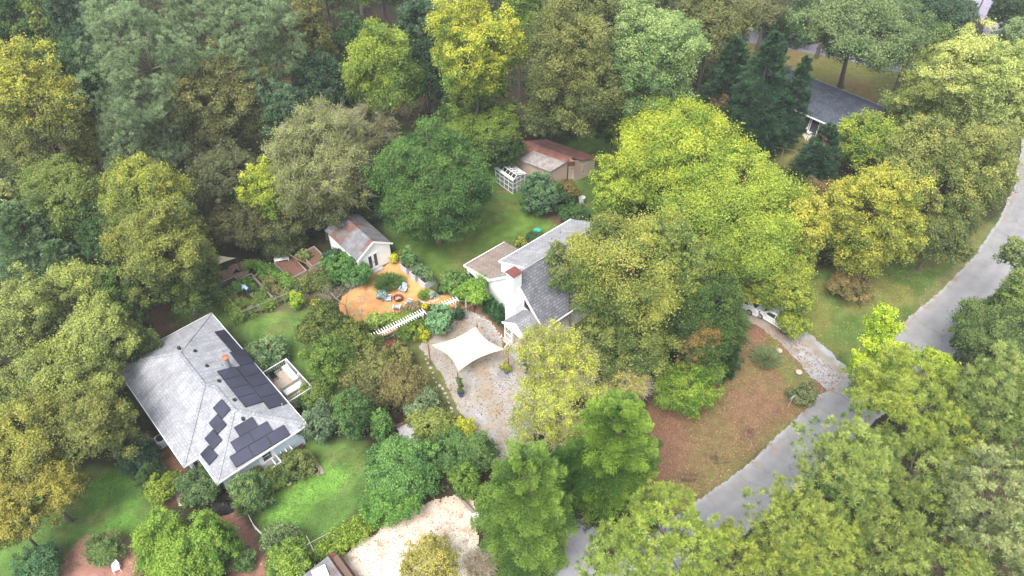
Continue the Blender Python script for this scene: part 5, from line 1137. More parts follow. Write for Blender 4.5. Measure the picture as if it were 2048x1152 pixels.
T('cedar', 1588,205,40,85,1, CD,CDL, 'slim dark cedar against the slate blue roof')
T('cedar', 1545,240,55,55,1, CD,CDL, 'low dark cedar at the front of the cedar group')
T('broad', 1440,215,28,32,2, BR,(.19,.13,.05), 'small brownish tree at the foot of the cedars')
T('broad', 1715,45,130,78,10, (.07,.12,.045),(.22,.26,.10), 'big spreading green tree with pale trunk above the slate blue roof', rough=.2, foot=(1682,172), bark='greybark')
T('broad', 1830,80,60,45,7, MG,(.24,.27,.08), 'green crown beside the big spreading tree, toward the far road')
T('broad', 1890,45,60,50,6, BG,(.10,.13,.075), 'dull blue-green tree before the far road')
T('broad', 1860,15,55,40,9, DG,BG, 'dark far tree at the top edge left of the far road')
T('broad', 2030,20,45,45,7, DG,(.09,.1,.05), 'dark far tree in the top right corner')
T('broad', 1915,160,105,95,6, (.20,.24,.07),(.50,.48,.13), 'large pale yellow tree right of the slate blue roof', tip=.7, rough=.28)
T('broad', 2010,190,80,105,6, (.20,.24,.07),(.45,.46,.13), 'pale yellow-green tree cut by the right edge, upper part', tip=.6)
T('broad', 2040,90,50,50,7, (.10,.15,.07),(.25,.30,.12), 'blue-green crown at the right edge below the corner')
T('broad', 1835,215,55,50,4, MG,(.38,.38,.08), 'yellow-green tree under the large pale yellow tree')
T('broad', 1740,285,70,55,2, (.10,.18,.03),(.40,.42,.06), 'bright yellow-green tree hiding the end of the slate blue roof')
T('broad', 1800,310,60,50,3, MG,(.34,.36,.07), 'yellow-green tree above the orange-yellow round maple')
T('broad', 1885,350,100,105,4, (.12,.15,.04),(.33,.31,.08), 'large olive-yellow tree between round maple and road', tip=.6, rough=.28)
T('broad', 1965,330,58,110,4, (.13,.15,.05),(.32,.31,.09), 'olive-yellow tree leaning over the curving road', tip=.6)
T('broad', 1880,460,70,70,2, (.09,.12,.04),(.20,.21,.06), 'shaded olive tree at the lawn edge right of the round maple')
T('broad', 1995,255,45,55,4, OL,(.30,.25,.08), 'tan-olive crown over the road near the right edge')
T('cedar', 1640,310,48,62,.5, CD,CDL, 'dark spreading evergreen below the slate blue roof')
T('broad', 1640,385,38,32,2, OL,(.25,.17,.06), 'russet-brown tree beside the orange-yellow round maple')
T('broad', 1742,440,94,112,2, (.14,.17,.03),(.46,.41,.06), 'orange-yellow round maple standing on the roadside lawn', tip=.8, rough=.14)
T('broad', 1588,646,34,22,1.2, (.12,.18,.03),(.36,.37,.05), 'low yellow-green bough tree over the front of the visible white car', foot=(1610,610), dens=.8)
T('broad', 1500,585,38,22,2.4, (.11,.16,.03),(.38,.33,.05), 'orange-green boughs tree between the two parked cars', foot=(1520,550), dens=.7)
T('broad', 1700,568,42,18,1.0, (.13,.12,.04),(.30,.22,.08), 'rusty low bough tree at the foot of the orange-yellow round maple')
# --- centre
T('broad', 868,375,118,116,1.5, (.04,.09,.025),(.11,.19,.04), 'large round deep green maple on the lawn beside the white outbuilding', rough=.12, tip=.35)
T('wisp', 640,335,112,108,3, (.14,.155,.045),(.32,.31,.11), 'pale khaki wispy tree with grey twigs above the white outbuilding', dens=1.5)
T('wisp', 740,255,55,48,3, KH,(.28,.25,.08), 'khaki wispy tree below the layered maple')
T('broad', 527,375,46,58,5, (.14,.2,.03),(.46,.45,.05), 'small bright yellow tree among dark trees at the left', tip=.7)
T('broad', 450,350,70,60,4, (.05,.07,.03),(.14,.14,.06), 'dull dark green tree left of the small bright yellow tree')
T('broad', 415,290,60,45,4, (.05,.065,.03),(.15,.12,.06), 'shadowed brown-green tree below the olive-tan oak')
T('broad', 470,440,80,48,2, (.055,.065,.03),(.14,.13,.05), 'dark olive tree overhanging the rock pile')
T('broad', 580,430,70,50,2, (.06,.08,.03),(.18,.17,.06), 'olive tree behind the vegetable garden')
T('broad', 640,410,60,45,3, (.07,.08,.03),(.2,.19,.07), 'olive-brown tree touching the rusty roof')
T('broad', 742,392,38,45,1, DG,MG, 'dark green shrub mass behind the white outbuilding', cat='shrub')
T('broad', 560,480,50,25,.5, (.05,.07,.025),(.12,.13,.04), 'dark low shrub mass behind the white potting table', cat='shrub')
T('broad', 1360,295,138,98,4, (.17,.24,.03),(.46,.47,.05), 'largest bright yellow tree at the centre right', tip=.6, rlf=1.2)
T('broad', 1240,375,62,52,2, (.13,.20,.03),(.36,.40,.05), 'bright yellow lower crown beside the shrubs behind the grey roof', tip=.6)
T('broad', 1480,420,145,108,4, (.12,.19,.03),(.38,.41,.05), 'broad yellow-green tree between bright yellow tree and round maple', tip=.7, rlf=1.2)
T('broad', 1605,465,50,95,3, (.15,.19,.03),(.46,.39,.06), 'yellow-orange tree edge above the white car', tip=.8)
T('broad', 1565,565,66,58,2.2, (.11,.17,.03),(.36,.36,.05), 'yellow-green drooping tree over the parked cars', dens=.8)
T('broad', 1490,510,70,62,4, (.10,.16,.03),(.34,.37,.05), 'yellow-green bough mass in front of the broad yellow-green tree')
T('broad', 1262,535,118,118,4, (.075,.12,.03),(.35,.33,.065), 'great olive-green tree overhanging the dark house roof', tip=.7, rlf=1.15, rough=.3)
T('broad', 1355,545,70,100,4, (.065,.11,.03),(.29,.31,.06), 'olive-green tree at the right of the great olive-green tree', tip=.6)
T('broad', 1250,680,100,85,2, (.05,.09,.025),(.25,.26,.06), 'shaded green tree beneath the great olive-green tree', tip=.5, rough=.35)
T('broad', 1135,540,45,55,4, MG,(.24,.24,.08), 'olive crown spreading over the grey roof ridge', foot=(1140,690))
T('broad', 1405,640,75,90,2, (.03,.06,.02),(.10,.15,.03), 'deep green tree in the shade left of the driveway')
T('broad', 1395,690,40,60,2, (.08,.08,.03),(.30,.20,.05), 'orange-tinged crown at the middle of the shaded trees')
T('cedar', 1452,700,38,55,.3, (.02,.055,.02),(.05,.10,.03), 'dark rounded evergreen at the edge of the leafy bank')
T('broad', 1370,775,60,48,1.5, (.07,.15,.02),(.26,.33,.04), 'bright green low tree over the top of the leafy bank')
T('broad', 1420,740,35,28,2, MG,YG, 'leafy branch tips tree beside the leafy bank')
T('wisp', 1115,720,82,75,2, (.24,.26,.05),(.58,.55,.08), 'pale yellow twiggy tree against the dark house roof', dens=1.3, tip=.4, rough=.35)
T('wisp', 1130,820,98,85,2, (.23,.25,.05),(.56,.54,.09), 'lower pale yellow twiggy tree with grey twigs beside the gravel', dens=1.3, tip=.4, rough=.35)
T('wisp', 1255,770,48,40,2.5, (.28,.26,.06),(.60,.48,.08), 'sparse golden twiggy tree right of the pale yellow trees', dens=1.2)
T('feather', 1225,910,98,118,1.5, (.05,.11,.02),(.24,.33,.045), 'feathery bright green conifer, upper of the two by the road bank')
T('feather', 1050,1020,100,130,1.5, (.055,.11,.025),(.23,.32,.055), 'feathery bright green conifer, lower of the two beside the sandy lot')
T('feather', 1140,950,50,70,1, (.035,.09,.02),(.10,.18,.03), 'small dark feathery conifer between the two large ones')
# shrubs around the shed and lawn
T('broad', 1078,388,38,44,.3, (.05,.10,.05),(.15,.24,.10), 'rounded grey-green shrub right of the greenhouse', cat='shrub')
T('broad', 1112,395,34,28,.3, DG,MG, 'dark green shrub in the middle of the shrub row by the tan shed', cat='shrub')
T('broad', 1130,380,26,24,.3, OL,(.24,.17,.05), 'olive-brown shrub before the basketball hoop', cat='shrub')
T('broad', 1150,433,32,24,.2, DG,(.10,.17,.05), 'dark green shrub at the lawn edge behind the grey roof', cat='shrub')
T('broad', 1070,474,18,10,.2, DG,MG, 'flowering bush beside the turquoise tub', cat='shrub')
T('broad', 1040,484,12,8,.2, MG,YL, 'small yellow-green bush behind the house roof', cat='shrub')
# left forest edge
T('broad', 280,400,92,88,5, (.10,.14,.035),(.34,.33,.05), 'large olive-yellow oak left of the dark trees', tip=.6)
T('broad', 330,500,92,100,4, (.09,.12,.035),(.28,.27,.055), 'large olive-green oak above the bungalow lawn', tip=.6)
T('broad', 130,400,85,80,5, (.06,.10,.03),(.20,.23,.05), 'green oak left of the olive-yellow oak')
T('broad', 205,470,55,60,3, DG,MG, 'dark green tree filling the gap between the two oaks')
T('cedar', 50,475,85,80,3, (.075,.13,.055),(.20,.27,.12), 'soft blue-green evergreen at the left edge', dens=1.5)
T('cedar', 130,530,55,55,2, (.07,.12,.05),(.16,.23,.10), 'small soft blue-green evergreen next to the left edge one', dens=1.3)
T('broad', 8,400,30,45,6, OLL,(.40,.40,.14), 'pale olive crown tip at the left edge above the soft evergreen')
T('broad', 380,560,58,60,1.5, (.05,.09,.025),(.16,.19,.04), 'olive tree edge beside the tan sail')
T('broad', 250,590,55,60,2, (.04,.08,.02),(.13,.19,.04), 'deep green bush tree above the bungalow roof corner')
T('broad', 150,585,75,65,4, (.15,.17,.05),(.38,.39,.09), 'pale olive oak left of the bungalow, uppermost', tip=.7)
T('broad', 195,670,75,70,4, (.13,.16,.05),(.35,.36,.09), 'pale olive oak just above the bungalow roof', tip=.7)
T('broad', 40,640,75,75,4, (.13,.15,.05),(.35,.36,.09), 'pale olive oak cut by the left edge beside the bungalow trees', tip=.7)
T('broad', 115,770,110,90,4, (.12,.14,.045),(.33,.34,.075), 'massive pale olive oak left of the bungalow', tip=.7)
T('broad', 45,870,100,90,4, (.12,.13,.04),(.34,.31,.06), 'olive oak at the left edge below the massive one', tip=.7)
T('broad', 190,850,75,75,3, (.10,.12,.035),(.26,.25,.06), 'olive oak near the left bungalow wall', tip=.6)
T('broad', 85,980,80,70,3, (.12,.13,.035),(.34,.28,.05), 'golden olive oak at the lower left above the lawn', tip=.7)
T('broad', 20,1040,50,50,3, (.12,.13,.035),(.33,.27,.05), 'golden olive crown at the left edge above the lawn corner', tip=.7)
T('broad', 270,690,48,45,2, DG,(.17,.2,.05), 'dark green tree touching the upper left roof corner')
# bungalow surroundings
T('broad', 535,712,44,36,.3, (.07,.13,.05),(.24,.30,.12), 'rounded grey-green shrub above the timber deck', cat='shrub')
T('broad', 628,790,38,32,.3, (.06,.12,.03),(.19,.24,.05), 'green shrub right of the timber deck', cat='shrub')
T('broad', 636,848,36,36,.4, (.06,.10,.05),(.20,.26,.13), 'grey-green rounded shrub at the bungalow corner', cat='shrub')
T('broad', 707,830,38,56,.5, (.03,.075,.025),(.12,.20,.05), 'dark green upright bush beside the ivy-covered stump', cat='shrub')
T('broad', 400,975,42,38,.4, (.05,.10,.035),(.16,.22,.08), 'green bush at the lower corner of the bungalow', cat='shrub')
T('broad', 325,975,35,28,.3, (.09,.15,.03),(.30,.34,.04), 'yellow-green bush on the mulch left of the bungalow corner', cat='shrub')
T('cedar', 272,905,40,42,.2, (.035,.07,.04),(.08,.13,.07), 'dusky grey-green juniper by the bungalow side path', cat='shrub')
T('cedar', 300,950,30,28,.2, (.04,.08,.03),(.10,.16,.05), 'small green juniper beside the yellow-green bush', cat='shrub')
T('broad', 500,985,38,42,.3, (.05,.10,.035),(.19,.26,.08), 'green bush left of the bright lawn', cat='shrub')
T('broad', 495,935,30,26,.2, (.09,.07,.035),(.17,.17,.06), 'brownish bush against the pale blue wall', cat='shrub')
T('broad', 595,930,36,22,.2, (.06,.09,.03),(.22,.24,.06), 'mixed flowering bush beside the white trellis', cat='shrub')
T('broad', 545,960,28,18,.2, (.06,.10,.03),(.22,.26,.05), 'low green bush below the pale blue trough', cat='shrub')
T('broad', 330,1085,58,62,.4, (.09,.18,.025),(.27,.36,.05), 'bright green bush tree at the bottom left, upper part', cat='shrub')
T('broad', 410,1090,55,60,.4, (.08,.17,.025),(.25,.34,.05), 'bright green bush tree beside the mulch strip at the bottom', cat='shrub')
T('broad', 360,1145,75,40,.4, (.09,.18,.025),(.27,.36,.05), 'bright green bush at the bottom edge of the photo', cat='shrub')
T('cedar', 445,1080,26,36,.2, (.03,.08,.02),(.07,.15,.03), 'dark green juniper on the edge of the mulch strip', cat='shrub')
T('broad', 487,1120,26,20,.1, (.06,.12,.03),(.17,.24,.08), 'small green bush on the mulch strip', cat='shrub')
T('broad', 210,1098,34,20,.1, (.05,.11,.03),(.16,.22,.06), 'low green plants on the bottom left flower bed', cat='shrub')
T('broad', 75,1130,48,26,.2, (.05,.12,.04),(.14,.24,.10), 'large leaved green plants in the bottom left corner', cat='shrub')
T('broad', 555,1078,36,32,.3, (.09,.12,.05),(.22,.27,.10), 'thin grey-green shrub left of the oval tank', cat='shrub', dens=.6)
T('broad', 575,1125,45,26,.3, (.09,.16,.03),(.30,.38,.06), 'yellow-green vine bush below the oval tank', cat='shrub')
T('broad', 860,1130,62,36,1.5, (.22,.20,.05),(.45,.37,.09), 'olive-gold tree top rising over the sandy lot at the bottom', dens=.5)
T('wisp', 960,1130,30,22,1, (.25,.18,.08),(.38,.27,.12), 'sparse brownish branch tips over the sandy lot', dens=.8)
# central shrubbery
T('broad', 650,655,54,50,.5, (.05,.075,.02),(.17,.19,.04), 'dark olive bush under the leafless white shrub', cat='shrub')
T('broad', 700,690,50,45,.5, (.06,.09,.02),(.20,.22,.04), 'olive-green bush left of the long pergola', cat='shrub')
T('broad', 660,720,45,50,.5, (.06,.11,.02),(.20,.27,.05), 'green vine bush at the edge of the middle lawn', cat='shrub')
T('broad', 730,740,62,50,.5, (.08,.09,.03),(.24,.23,.07), 'olive shrub in the middle of the central thicket', cat='shrub')
T('broad', 790,725,42,36,.5, (.08,.085,.03),(.24,.22,.06), 'olive shrub below the long pergola under the dark red bush', cat='shrub')
T('broad', 785,693,15,16,1.2, (.10,.03,.025),(.20,.06,.04), 'small dark red bush tip below the long pergola', cat='shrub')
T('broad', 800,770,50,45,.5, (.10,.085,.03),(.25,.20,.07), 'brownish olive shrub beside the gravel', cat='shrub')
T('broad', 745,795,50,38,.5, (.05,.06,.025),(.17,.16,.05), 'dark brownish shrub low in the central thicket', cat='shrub')
T('willow', 865,850,44,38,.5, (.12,.15,.03),(.30,.32,.08), 'weeping yellow-green shrub beside the pale stone yard', cat='shrub', dens=1.2)
T('broad', 842,800,38,32,.4, (.08,.12,.05),(.25,.29,.14), 'grey-green feathery shrub left of the gravel', cat='shrub')
T('broad', 925,862,26,24,.2, (.17,.2,.02),(.48,.44,.04), 'yellow-leaved shrub at the lower gravel edge', cat='shrub')
T('broad', 762,850,24,50,.3, (.05,.12,.03),(.17,.28,.06), 'ivy heaped over a tall stump', cat='shrub')
T('broad', 800,940,80,50,.3, (.05,.13,.035),(.19,.32,.08), 'large mounded green vine thicket above the sandy lot', cat='shrub', tip=.5, rough=.25)
T('broad', 905,905,48,40,.3, (.04,.10,.03),(.14,.23,.06), 'green thicket right of the large vine mound', cat='shrub')
T('broad', 930,960,32,36,.3, (.05,.11,.02),(.19,.27,.04), 'green bush between thicket and feathery conifer', cat='shrub')
T('broad', 960,905,30,40,.3, (.05,.10,.03),(.15,.22,.06), 'green bush left of the gravel end', cat='shrub')
T('broad', 780,1000,55,36,.2, (.06,.15,.03),(.19,.33,.06), 'vine bush spilling onto the top of the sandy lot', cat='shrub')
# patio planting
T('broad', 688,534,38,26,.3, (.045,.12,.03),(.15,.28,.06), 'glossy green bush covering the left wall of the white outbuilding', cat='shrub')
T('broad', 715,548,30,25,.3, (.04,.11,.03),(.13,.25,.06), 'glossy green bush beside the double doors', cat='shrub')
T('broad', 665,515,20,18,.3, (.02,.06,.04),(.06,.12,.06), 'dark blue-green bush at the outbuilding corner', cat='shrub')
T('broad', 787,517,8,9,.05, (.3,.28,.02),(.6,.52,.03), 'small yellow bush at the right corner of the white outbuilding', cat='shrub')
T('broad', 800,510,12,9,.1, (.06,.13,.03),(.2,.28,.05), 'small green bush beside the yellow bush', cat='shrub')
T('broad', 820,518,17,18,.9, (.05,.11,.035),(.17,.25,.08), 'leafy shrub growing out of the first grey planter box', cat='shrub')
T('broad', 840,541,15,14,.8, (.06,.11,.05),(.18,.25,.11), 'grey-green shrub growing over the middle grey planter box', cat='shrub')
T('broad', 858,553,11,10,1.0, (.05,.11,.035),(.15,.22,.07), 'thin shrub in the last grey planter box', cat='shrub')
T('broad', 762,590,11,10,.05, (.15,.22,.18),(.34,.42,.38), 'silvery blue-green bush on the orange chips', cat='shrub')
T('broad', 748,643,20,20,.1, (.12,.2,.03),(.42,.46,.12), 'yellow-green flowering bush at the lower patio edge', cat='shrub')
T('broad', 775,640,20,14,.1, (.10,.18,.03),(.32,.38,.08), 'low green flowering bush right of the lower patio bush', cat='shrub')
T('broad', 825,618,20,12,.1, (.10,.12,.04),(.32,.24,.12), 'pinkish-green low shrub above the long pergola', cat='shrub')
T('broad', 847,615,7,6,.1, (.4,.38,.03),(.7,.6,.03), 'tiny yellow bush by the long pergola', cat='shrub')
grass_mound(850,593,17,.45, (.09,.17,.03),(.25,.33,.06), 'low green plant mound in the round stone-edged bed', 900)
T('broad', 866,590,7,6,.03, (.2,.22,.2),(.4,.42,.4), 'small silvery plant in the round stone-edged bed', cat='shrub')
T('broad', 877,640,28,32,.3, (.08,.16,.07),(.24,.38,.17), 'grey-green leafy shrub between pergola and gravel', cat='shrub')
T('broad', 847,668,14,13,.05, (.3,.3,.02),(.58,.5,.03), 'round bright yellow bush at the gravel corner', cat='shrub')
T('broad', 917,628,10,14,.1, (.02,.06,.03),(.05,.10,.04), 'small dark evergreen bush by the short brown rail', cat='shrub')
T('broad', 820,650,34,16,.3, (.06,.12,.02),(.24,.3,.05), 'vine tangle beneath the long white pergola', cat='shrub')
T('broad', 910,565,30,26,.3, (.05,.11,.03),(.18,.27,.06), 'green bush at the corner of the sunroom', cat='shrub')
T('broad', 930,585,26,22,.3, (.05,.11,.03),(.20,.28,.06), 'green bush in front of the sunroom windows', cat='shrub')
T('broad', 945,582,32,12,2.3, (.08,.17,.025),(.26,.38,.05), 'bright green vine lying on the pergola at the white wall', cat='shrub', dens=.9)
T('cedar', 880,578,4,9,.02, (.02,.06,.02),(.05,.10,.03), 'tiny columnar evergreen on the lawn edge', cat='shrub')
for i, (x, y, hh) in enumerate(((972,608,17),(983,612,20),(992,622,22),(1001,628,20))):
    T('cedar', x, y, 8, hh, .05, (.025,.08,.03),(.08,.17,.06), ['leftmost slim column evergreen at the white gable','second slim column evergreen at the white gable','third slim column evergreen at the white gable','slim column evergreen nearest the porch'][i], cat='shrub', name='column_evergreen', group='column evergreens along the white gable')
bare_tree(688,600,55,48,.2, 'leafless whitish shrub sprawling between garden and patio', cat='shrub', name='bare_shrub', lev=5)
bare_tree(720,625,24,26,.1, 'small thin leafless shrub at the patio edge', cat='shrub', name='bare_shrub')
bare_tree(1270,760,40,40,1.5, 'pale leafless twigs tree beneath the great olive-green tree')
bare_tree(1110,870,38,44,1.0, 'grey leafless twigs tree at the gravel end')
bare_tree(430,380,46,42,2, 'leafless grey tree between the olive oak and the dark trees')
bare_tree(20,270,30,40,5, 'pale forked bare tree at the left edge under the mustard tree')
# vegetable garden greens
T('broad', 480,572,16,10,.25, (.06,.15,.03),(.18,.33,.06), 'leafy vegetables filling the upper part of the left bed', cat='shrub', name='vegetable_plant')
T('broad', 478,606,15,11,.25, (.08,.13,.03),(.25,.28,.06), 'ragged vegetables at the lower part of the left bed', cat='shrub', name='vegetable_plant')
T('broad', 518,592,14,11,.25, (.06,.13,.03),(.21,.28,.06), 'bushy vegetables right below the gardener', cat='shrub', name='vegetable_plant')
T('broad', 538,564,14,12,.2, (.09,.12,.04),(.26,.22,.08), 'reddish green vegetables in the right garden bed', cat='shrub', name='vegetable_plant')
for i_, (x_, y_, a_, b_) in enumerate(((462,578,(.06,.14,.03),(.18,.30,.06)),(495,562,(.06,.15,.03),(.17,.31,.06)),(466,592,(.09,.13,.04),(.22,.26,.07)),(492,606,(.06,.13,.03),(.19,.27,.06)),(503,575,(.06,.14,.03),(.20,.30,.05)),(508,605,(.08,.12,.03),(.24,.26,.06)),(530,578,(.10,.14,.04),(.27,.30,.08)),(552,578,(.08,.12,.04),(.26,.24,.08)),(565,588,(.11,.10,.05),(.27,.22,.10)),(545,553,(.06,.13,.03),(.18,.28,.05)),(528,555,(.06,.14,.03),(.2,.3,.06)))):
    T('broad', x_, y_, 10, 7, .2, a_, b_, ['leafy row at the left edge of the left vegetable bed','tall greens at the top of the left vegetable bed','ragged greens halfway down the left vegetable bed','dark greens at the foot of the left vegetable bed','greens right of the gardener in blue','sprawling greens low between the two left beds','yellowish greens on the middle timber edge','mixed greens in the centre of the right vegetable bed','reddish plants at the lower corner of the right bed','greens at the top of the right vegetable bed','climbing greens on the timber divider behind the gardener'][i_], cat='vegetables', name='vegetable_plant', group='vegetables in the timber beds', dens=.8)
hedge([(425,575),(445,600),(487,645)], 1.2, .9, (.06,.12,.03),(.22,.30,.05), 'vines smothering the left garden fence', name='vine', cat='vine', seed=3)
hedge([(497,635),(540,615),(590,595)], .8, .6, (.06,.13,.03),(.20,.29,.05), 'vines along the lower garden fence', name='vine', cat='vine', seed=4)
hedge([(500,535),(540,550),(570,568),(592,585)], 1.2, 1.0, (.06,.15,.03),(.20,.33,.06), 'leafy vine row between vegetable beds and plank beds', name='vine', cat='vine', seed=5)
hedge([(604,590),(640,560),(655,590)], 1.5, 1.4, (.05,.09,.03),(.20,.24,.06), 'dense shrubs right of the lower garden fence', name='hedge', seed=6)
T('broad', 594,602,14,18,.1, (.14,.27,.03),(.40,.44,.04), 'lime green bush on the lawn at the garden corner', cat='shrub')
T('broad', 632,604,9,7,.4, (.55,.45,.02),(.85,.68,.02), 'vivid yellow flowering bush beside the leafless shrub', cat='shrub')
T('broad', 606,513,13,13,.3, (.09,.12,.04),(.24,.25,.08), 'olive bush between the two plank beds', cat='shrub')
grass_mound(776,572,22,1.0, (.045,.10,.025),(.12,.20,.05), 'dark green grassy mound in the middle of the orange patio', 1800)
grass_mound(797,566,11,.7, (.08,.15,.03),(.2,.28,.06), 'lighter grass tuft behind the reclined garden chair', 600)
grass_mound(1530,722,24,1.0, (.10,.14,.06),(.22,.26,.12), 'grey-green pampas tuft on the leafy bank', 1300)
grass_mound(1465,650,26,1.2, (.08,.14,.05),(.2,.26,.1), 'fountain grass at the shaded edge of the driveway', 900)
T('broad', 1607,790,26,18,.1, (.10,.13,.05),(.25,.26,.12), 'ragged grey-green bush at the road edge by the mailbox', cat='shrub', dens=.6)
hedge([(655,1118),(690,1085),(735,1050),(760,1020)], 1.3, 1.8, (.08,.16,.025),(.30,.40,.05), 'long yellow-green vine hedge between bright lawn and sandy lot', seed=7)
hedge([(570,1150),(610,1125),(655,1105)], 1.0, 1.3, (.06,.14,.03),(.20,.30,.05), 'green vine hedge around the patched hut', seed=8)
# --- right side and pines
T('broad', 1762,742,56,66,5, (.17,.27,.02),(.52,.56,.04), 'bright lime-yellow tree in front of the road', tip=.5, rough=.45, foot=(1800,850), dens=.75)
T('broad', 1765,650,36,36,8, (.18,.28,.02),(.52,.56,.04), 'lime-yellow upper shoots above the road edge', foot=(1815,840), rough=.5, dens=.6)
T('broad', 1875,730,38,28,4, (.16,.25,.02),(.46,.50,.05), 'small lime-yellow crown at the road edge', dens=.8)
T('broad', 1985,655,80,62,4, (.06,.10,.03),(.20,.24,.07), 'green tree on the right bank of the road', rough=.3)
T('broad', 2035,600,45,60,4, (.07,.12,.03),(.24,.28,.07), 'green crown at the right edge above the road bank tree')
T('broad', 2030,505,28,34,6, (.08,.13,.04),(.28,.30,.10), 'pale green branch at the right edge over the road', foot=(2090,560), dens=.8)
T('broad', 1935,690,30,26,3, (.04,.07,.03),(.12,.14,.06), 'dark bush right beside the road on the bank')
T('pine', 1820,805,125,88,9, (0.108,0.164,0.035),(0.376,0.388,0.063), 'big yellow-green pine nearest the lime tree')
T('pine', 2000,790,80,95,9, (0.108,0.158,0.045),(0.334,0.363,0.095), 'grey-green pine at the right edge')
T('pine', 1695,930,88,90,9, (0.101,0.153,0.04),(0.334,0.363,0.084), 'grey-green pine over the road, left of centre in the pine group')
T('pine', 1830,930,100,85,8, (0.095,0.146,0.04),(0.32,0.351,0.084), 'shaded pine in the middle of the pine group')
T('pine', 1985,1010,100,100,9, (0.113,0.146,0.055),(0.362,0.363,0.137), 'pale grey-green pine at the right edge, lower')
T('pine', 1590,1035,82,72,9, (0.108,0.158,0.04),(0.362,0.376,0.074), 'yellow-green pine leaning over the lower road')
T('pine', 1340,1090,105,80,7, (0.108,0.171,0.035),(0.362,0.401,0.063), 'broad pine left of the lower end of the road', foot=(1275,1075))
T('pine', 1230,1120,70,60,5, (0.108,0.171,0.04),(0.348,0.401,0.084), 'pine at the bottom edge beside the feathery conifer', foot=(1225,1075))
T('pine', 1465,1125,80,48,6, (0.108,0.158,0.035),(0.362,0.376,0.063), 'pine covering the lower end of the road')
T('pine', 1620,1100,110,70,7, (0.108,0.158,0.035),(0.362,0.376,0.063), 'wide pine at the bottom edge right of the road')
T('pine', 1780,1080,90,80,7, (0.089,0.135,0.035),(0.306,0.326,0.074), 'pine at the bottom edge in the middle of the pine group')
T('pine', 1890,1130,90,60,6, (0.101,0.146,0.04),(0.334,0.363,0.084), 'pine at the bottom edge near the corner')
T('broad', 1700,1020,60,50,2, (.03,.06,.02),(.10,.13,.03), 'dark undergrowth tree beneath the pines', dens=.8)
T('broad', 1880,1010,70,50,2, (.03,.06,.02),(.12,.14,.04), 'dark green undergrowth tree between the pines', dens=.8)
T('pine', 2045,895,60,70,8, (0.088,0.127,0.04),(0.29,0.316,0.09), 'grey-green pine crown cut by the right edge, middle')
T('pine', 2050,1120,75,70,6, (0.088,0.127,0.045),(0.29,0.305,0.1), 'grey-green pine in the bottom right corner')
# bare trunks whose crowns are above the frame
def tall_pine(bx, by, h, label, R=3.2):
    r = np.random.default_rng(int(bx)); g = G(bx, by); root = empty('pine_tree', (g[0], g[1], 0), 0, label, 'tree'); V = 3.2; hb = h-2*V
    cen, d = lobes_on(R, V, 1.1, r, -.4)
    nt_ = 420; i = r.integers(0, len(cen), nt_); sdn = unit(r.normal(size=(nt_, 3))+d[i]*.6+np.array([0, 0, .5])); Tt = cen[i]+sdn*1.0
    ii = np.repeat(np.arange(nt_), 12); dd = unit(r.normal(size=(len(ii), 3))+np.array([0, 0, .7])); side = unit(np.cross(dd, r.normal(size=dd.shape)))*.07; p0 = Tt[ii]+np.array([0, 0, hb+V])
    Q = np.stack([p0-side*.4, p0+dd*.35-side, p0+dd*.65, p0+dd*.35+side], 1); quads_mesh('crown', Q, colours(r.uniform(0, 1, len(ii)), BG, BGL, r), M['needle'], root)
    bq = branch_quads(hb, cen, R, V, r, .26, 10); quads_mesh('trunk', bq, np.full((len(bq), 3), .2), M['greybark'], root)
for a in ((692,98,22,'tall bare-trunked pine behind the layered maple, left trunk'),(771,58,24,'tall bare-trunked pine behind the layered maple, right trunk'),(655,72,21,'bare-trunked pine behind the brownish olive tree'),(725,30,23,'slim bare-trunked pine at the top edge'),(555,20,23,'bare-trunked pine behind the second tall pine')): tall_pine(*a)
# far wood beyond, filling the distance
rf_ = random.Random(3); k = 0
for x in range(60, 2048, 115):
    if 1880 < x < 2010: continue
    k += 1; far = rf_.choice([(DG,MG),(OL,OLL),(DG,BG),(MG,YG)])
    T('broad', x+rf_.uniform(-25, 25), -55+rf_.uniform(-12, 12), 75, 60, 8, far[0], far[1], 'crown of the far wood showing only along the top edge', name='far_tree', group='far wood behind the gardens', dens=.6)

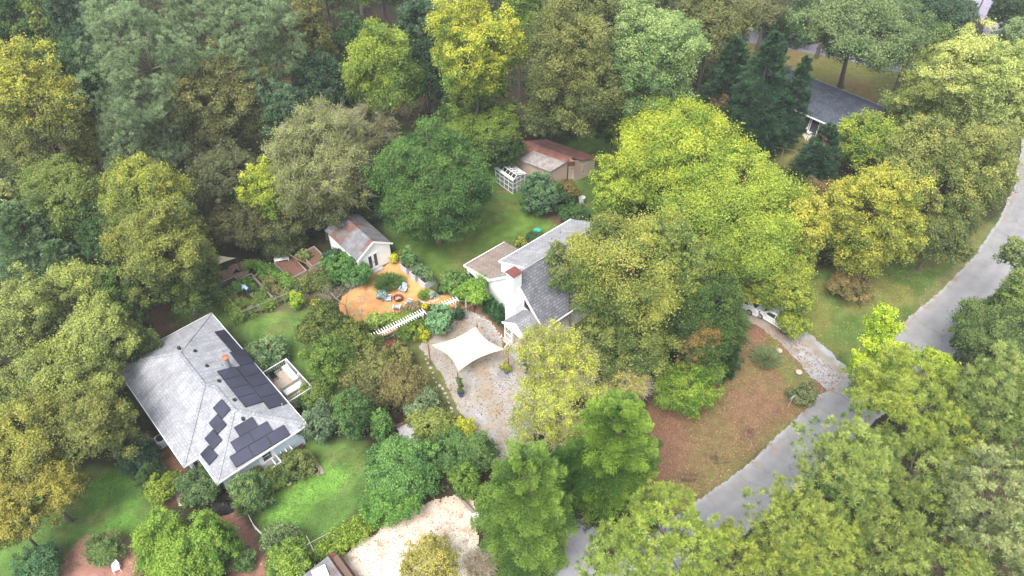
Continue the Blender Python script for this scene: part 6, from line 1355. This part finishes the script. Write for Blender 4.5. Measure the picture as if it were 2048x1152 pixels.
# low growth on the floor of the wood
def undergrowth(n, seed):
    r = np.random.default_rng(seed); q = np.stack([r.uniform(-90, 92, n*3), r.uniform(26, 150, n*3)], 1)
    keepout = [[(740,430),(800,240),(1000,320),(1060,330),(1180,260),(1300,300),(1290,430),(1190,470),(1160,560),(960,620),(1060,700),(1075,905),(975,930),(900,800),(840,700),(700,640),(676,608),(620,600),(690,700),(700,830),(740,880),(745,960),(700,1050),(610,1110),(600,1300),(-200,1300),(-50,1090),(90,960),(240,890),(200,720),(300,620),(420,570),(640,470)],
      [(1280,850),(1300,800),(1480,660),(1450,560),(1560,560),(1860,470),(2040,330),(2048,140),(2130,140),(2120,380),(2042,530),(1905,712),(1590,985),(1330,1215),(1100,1215),(1290,1020)], UP, [(1500,95),(1900,150),(1820,270),(1740,330),(1560,330)], SAND, [(1925,-40),(1975,-40),(2060,175),(1960,160)], [(985,290),(1180,290),(1190,400),(1050,420),(985,400)], [(395,440),(445,430),(520,520),(500,560),(420,570),(400,520)]]
    d = np.full(len(q), -1e9)
    for k_ in keepout: d = np.maximum(d, sdist(q[:, 0], q[:, 1], wp(k_)))
    ok = (d < -.5) & (fbm(q[:, 0], q[:, 1], 7, 4) > .40) & (np.abs(q[:, 0]) < (q[:, 1]+12)*.78+6); q = q[ok][:n]
    hgt = r.uniform(.1, 1.5, len(q))*(.5+fbm(q[:, 0], q[:, 1], 12, 6)); cen = np.stack([q[:, 0], q[:, 1], hgt*.6], 1); dr = np.tile([0, 0, 1.], (len(q), 1))
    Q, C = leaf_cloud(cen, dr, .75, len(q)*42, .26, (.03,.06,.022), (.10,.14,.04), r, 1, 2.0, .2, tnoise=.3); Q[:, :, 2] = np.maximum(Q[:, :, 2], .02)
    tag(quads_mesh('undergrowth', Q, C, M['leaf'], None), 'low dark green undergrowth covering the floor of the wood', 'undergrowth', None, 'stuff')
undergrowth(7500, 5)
HAZE = 0.00045
if HAZE:
    hz = MB().box(-1300, 1300, -900, 1500, -1, 54); ho = hz.build('haze', [], None); tag(ho, kind='stuff')
    hm = bpy.data.materials.new('haze'); hm.use_nodes = True; t = hm.node_tree; t.nodes.clear(); pv = t.nodes.new('ShaderNodeVolumePrincipled'); oo = t.nodes.new('ShaderNodeOutputMaterial')
    pv.inputs['Color'].default_value = (.93, .96, 1, 1); pv.inputs['Density'].default_value = HAZE; pv.inputs['Anisotropy'].default_value = .2
    t.links.new(pv.outputs[0], oo.inputs['Volume']); ho.data.materials.append(hm)
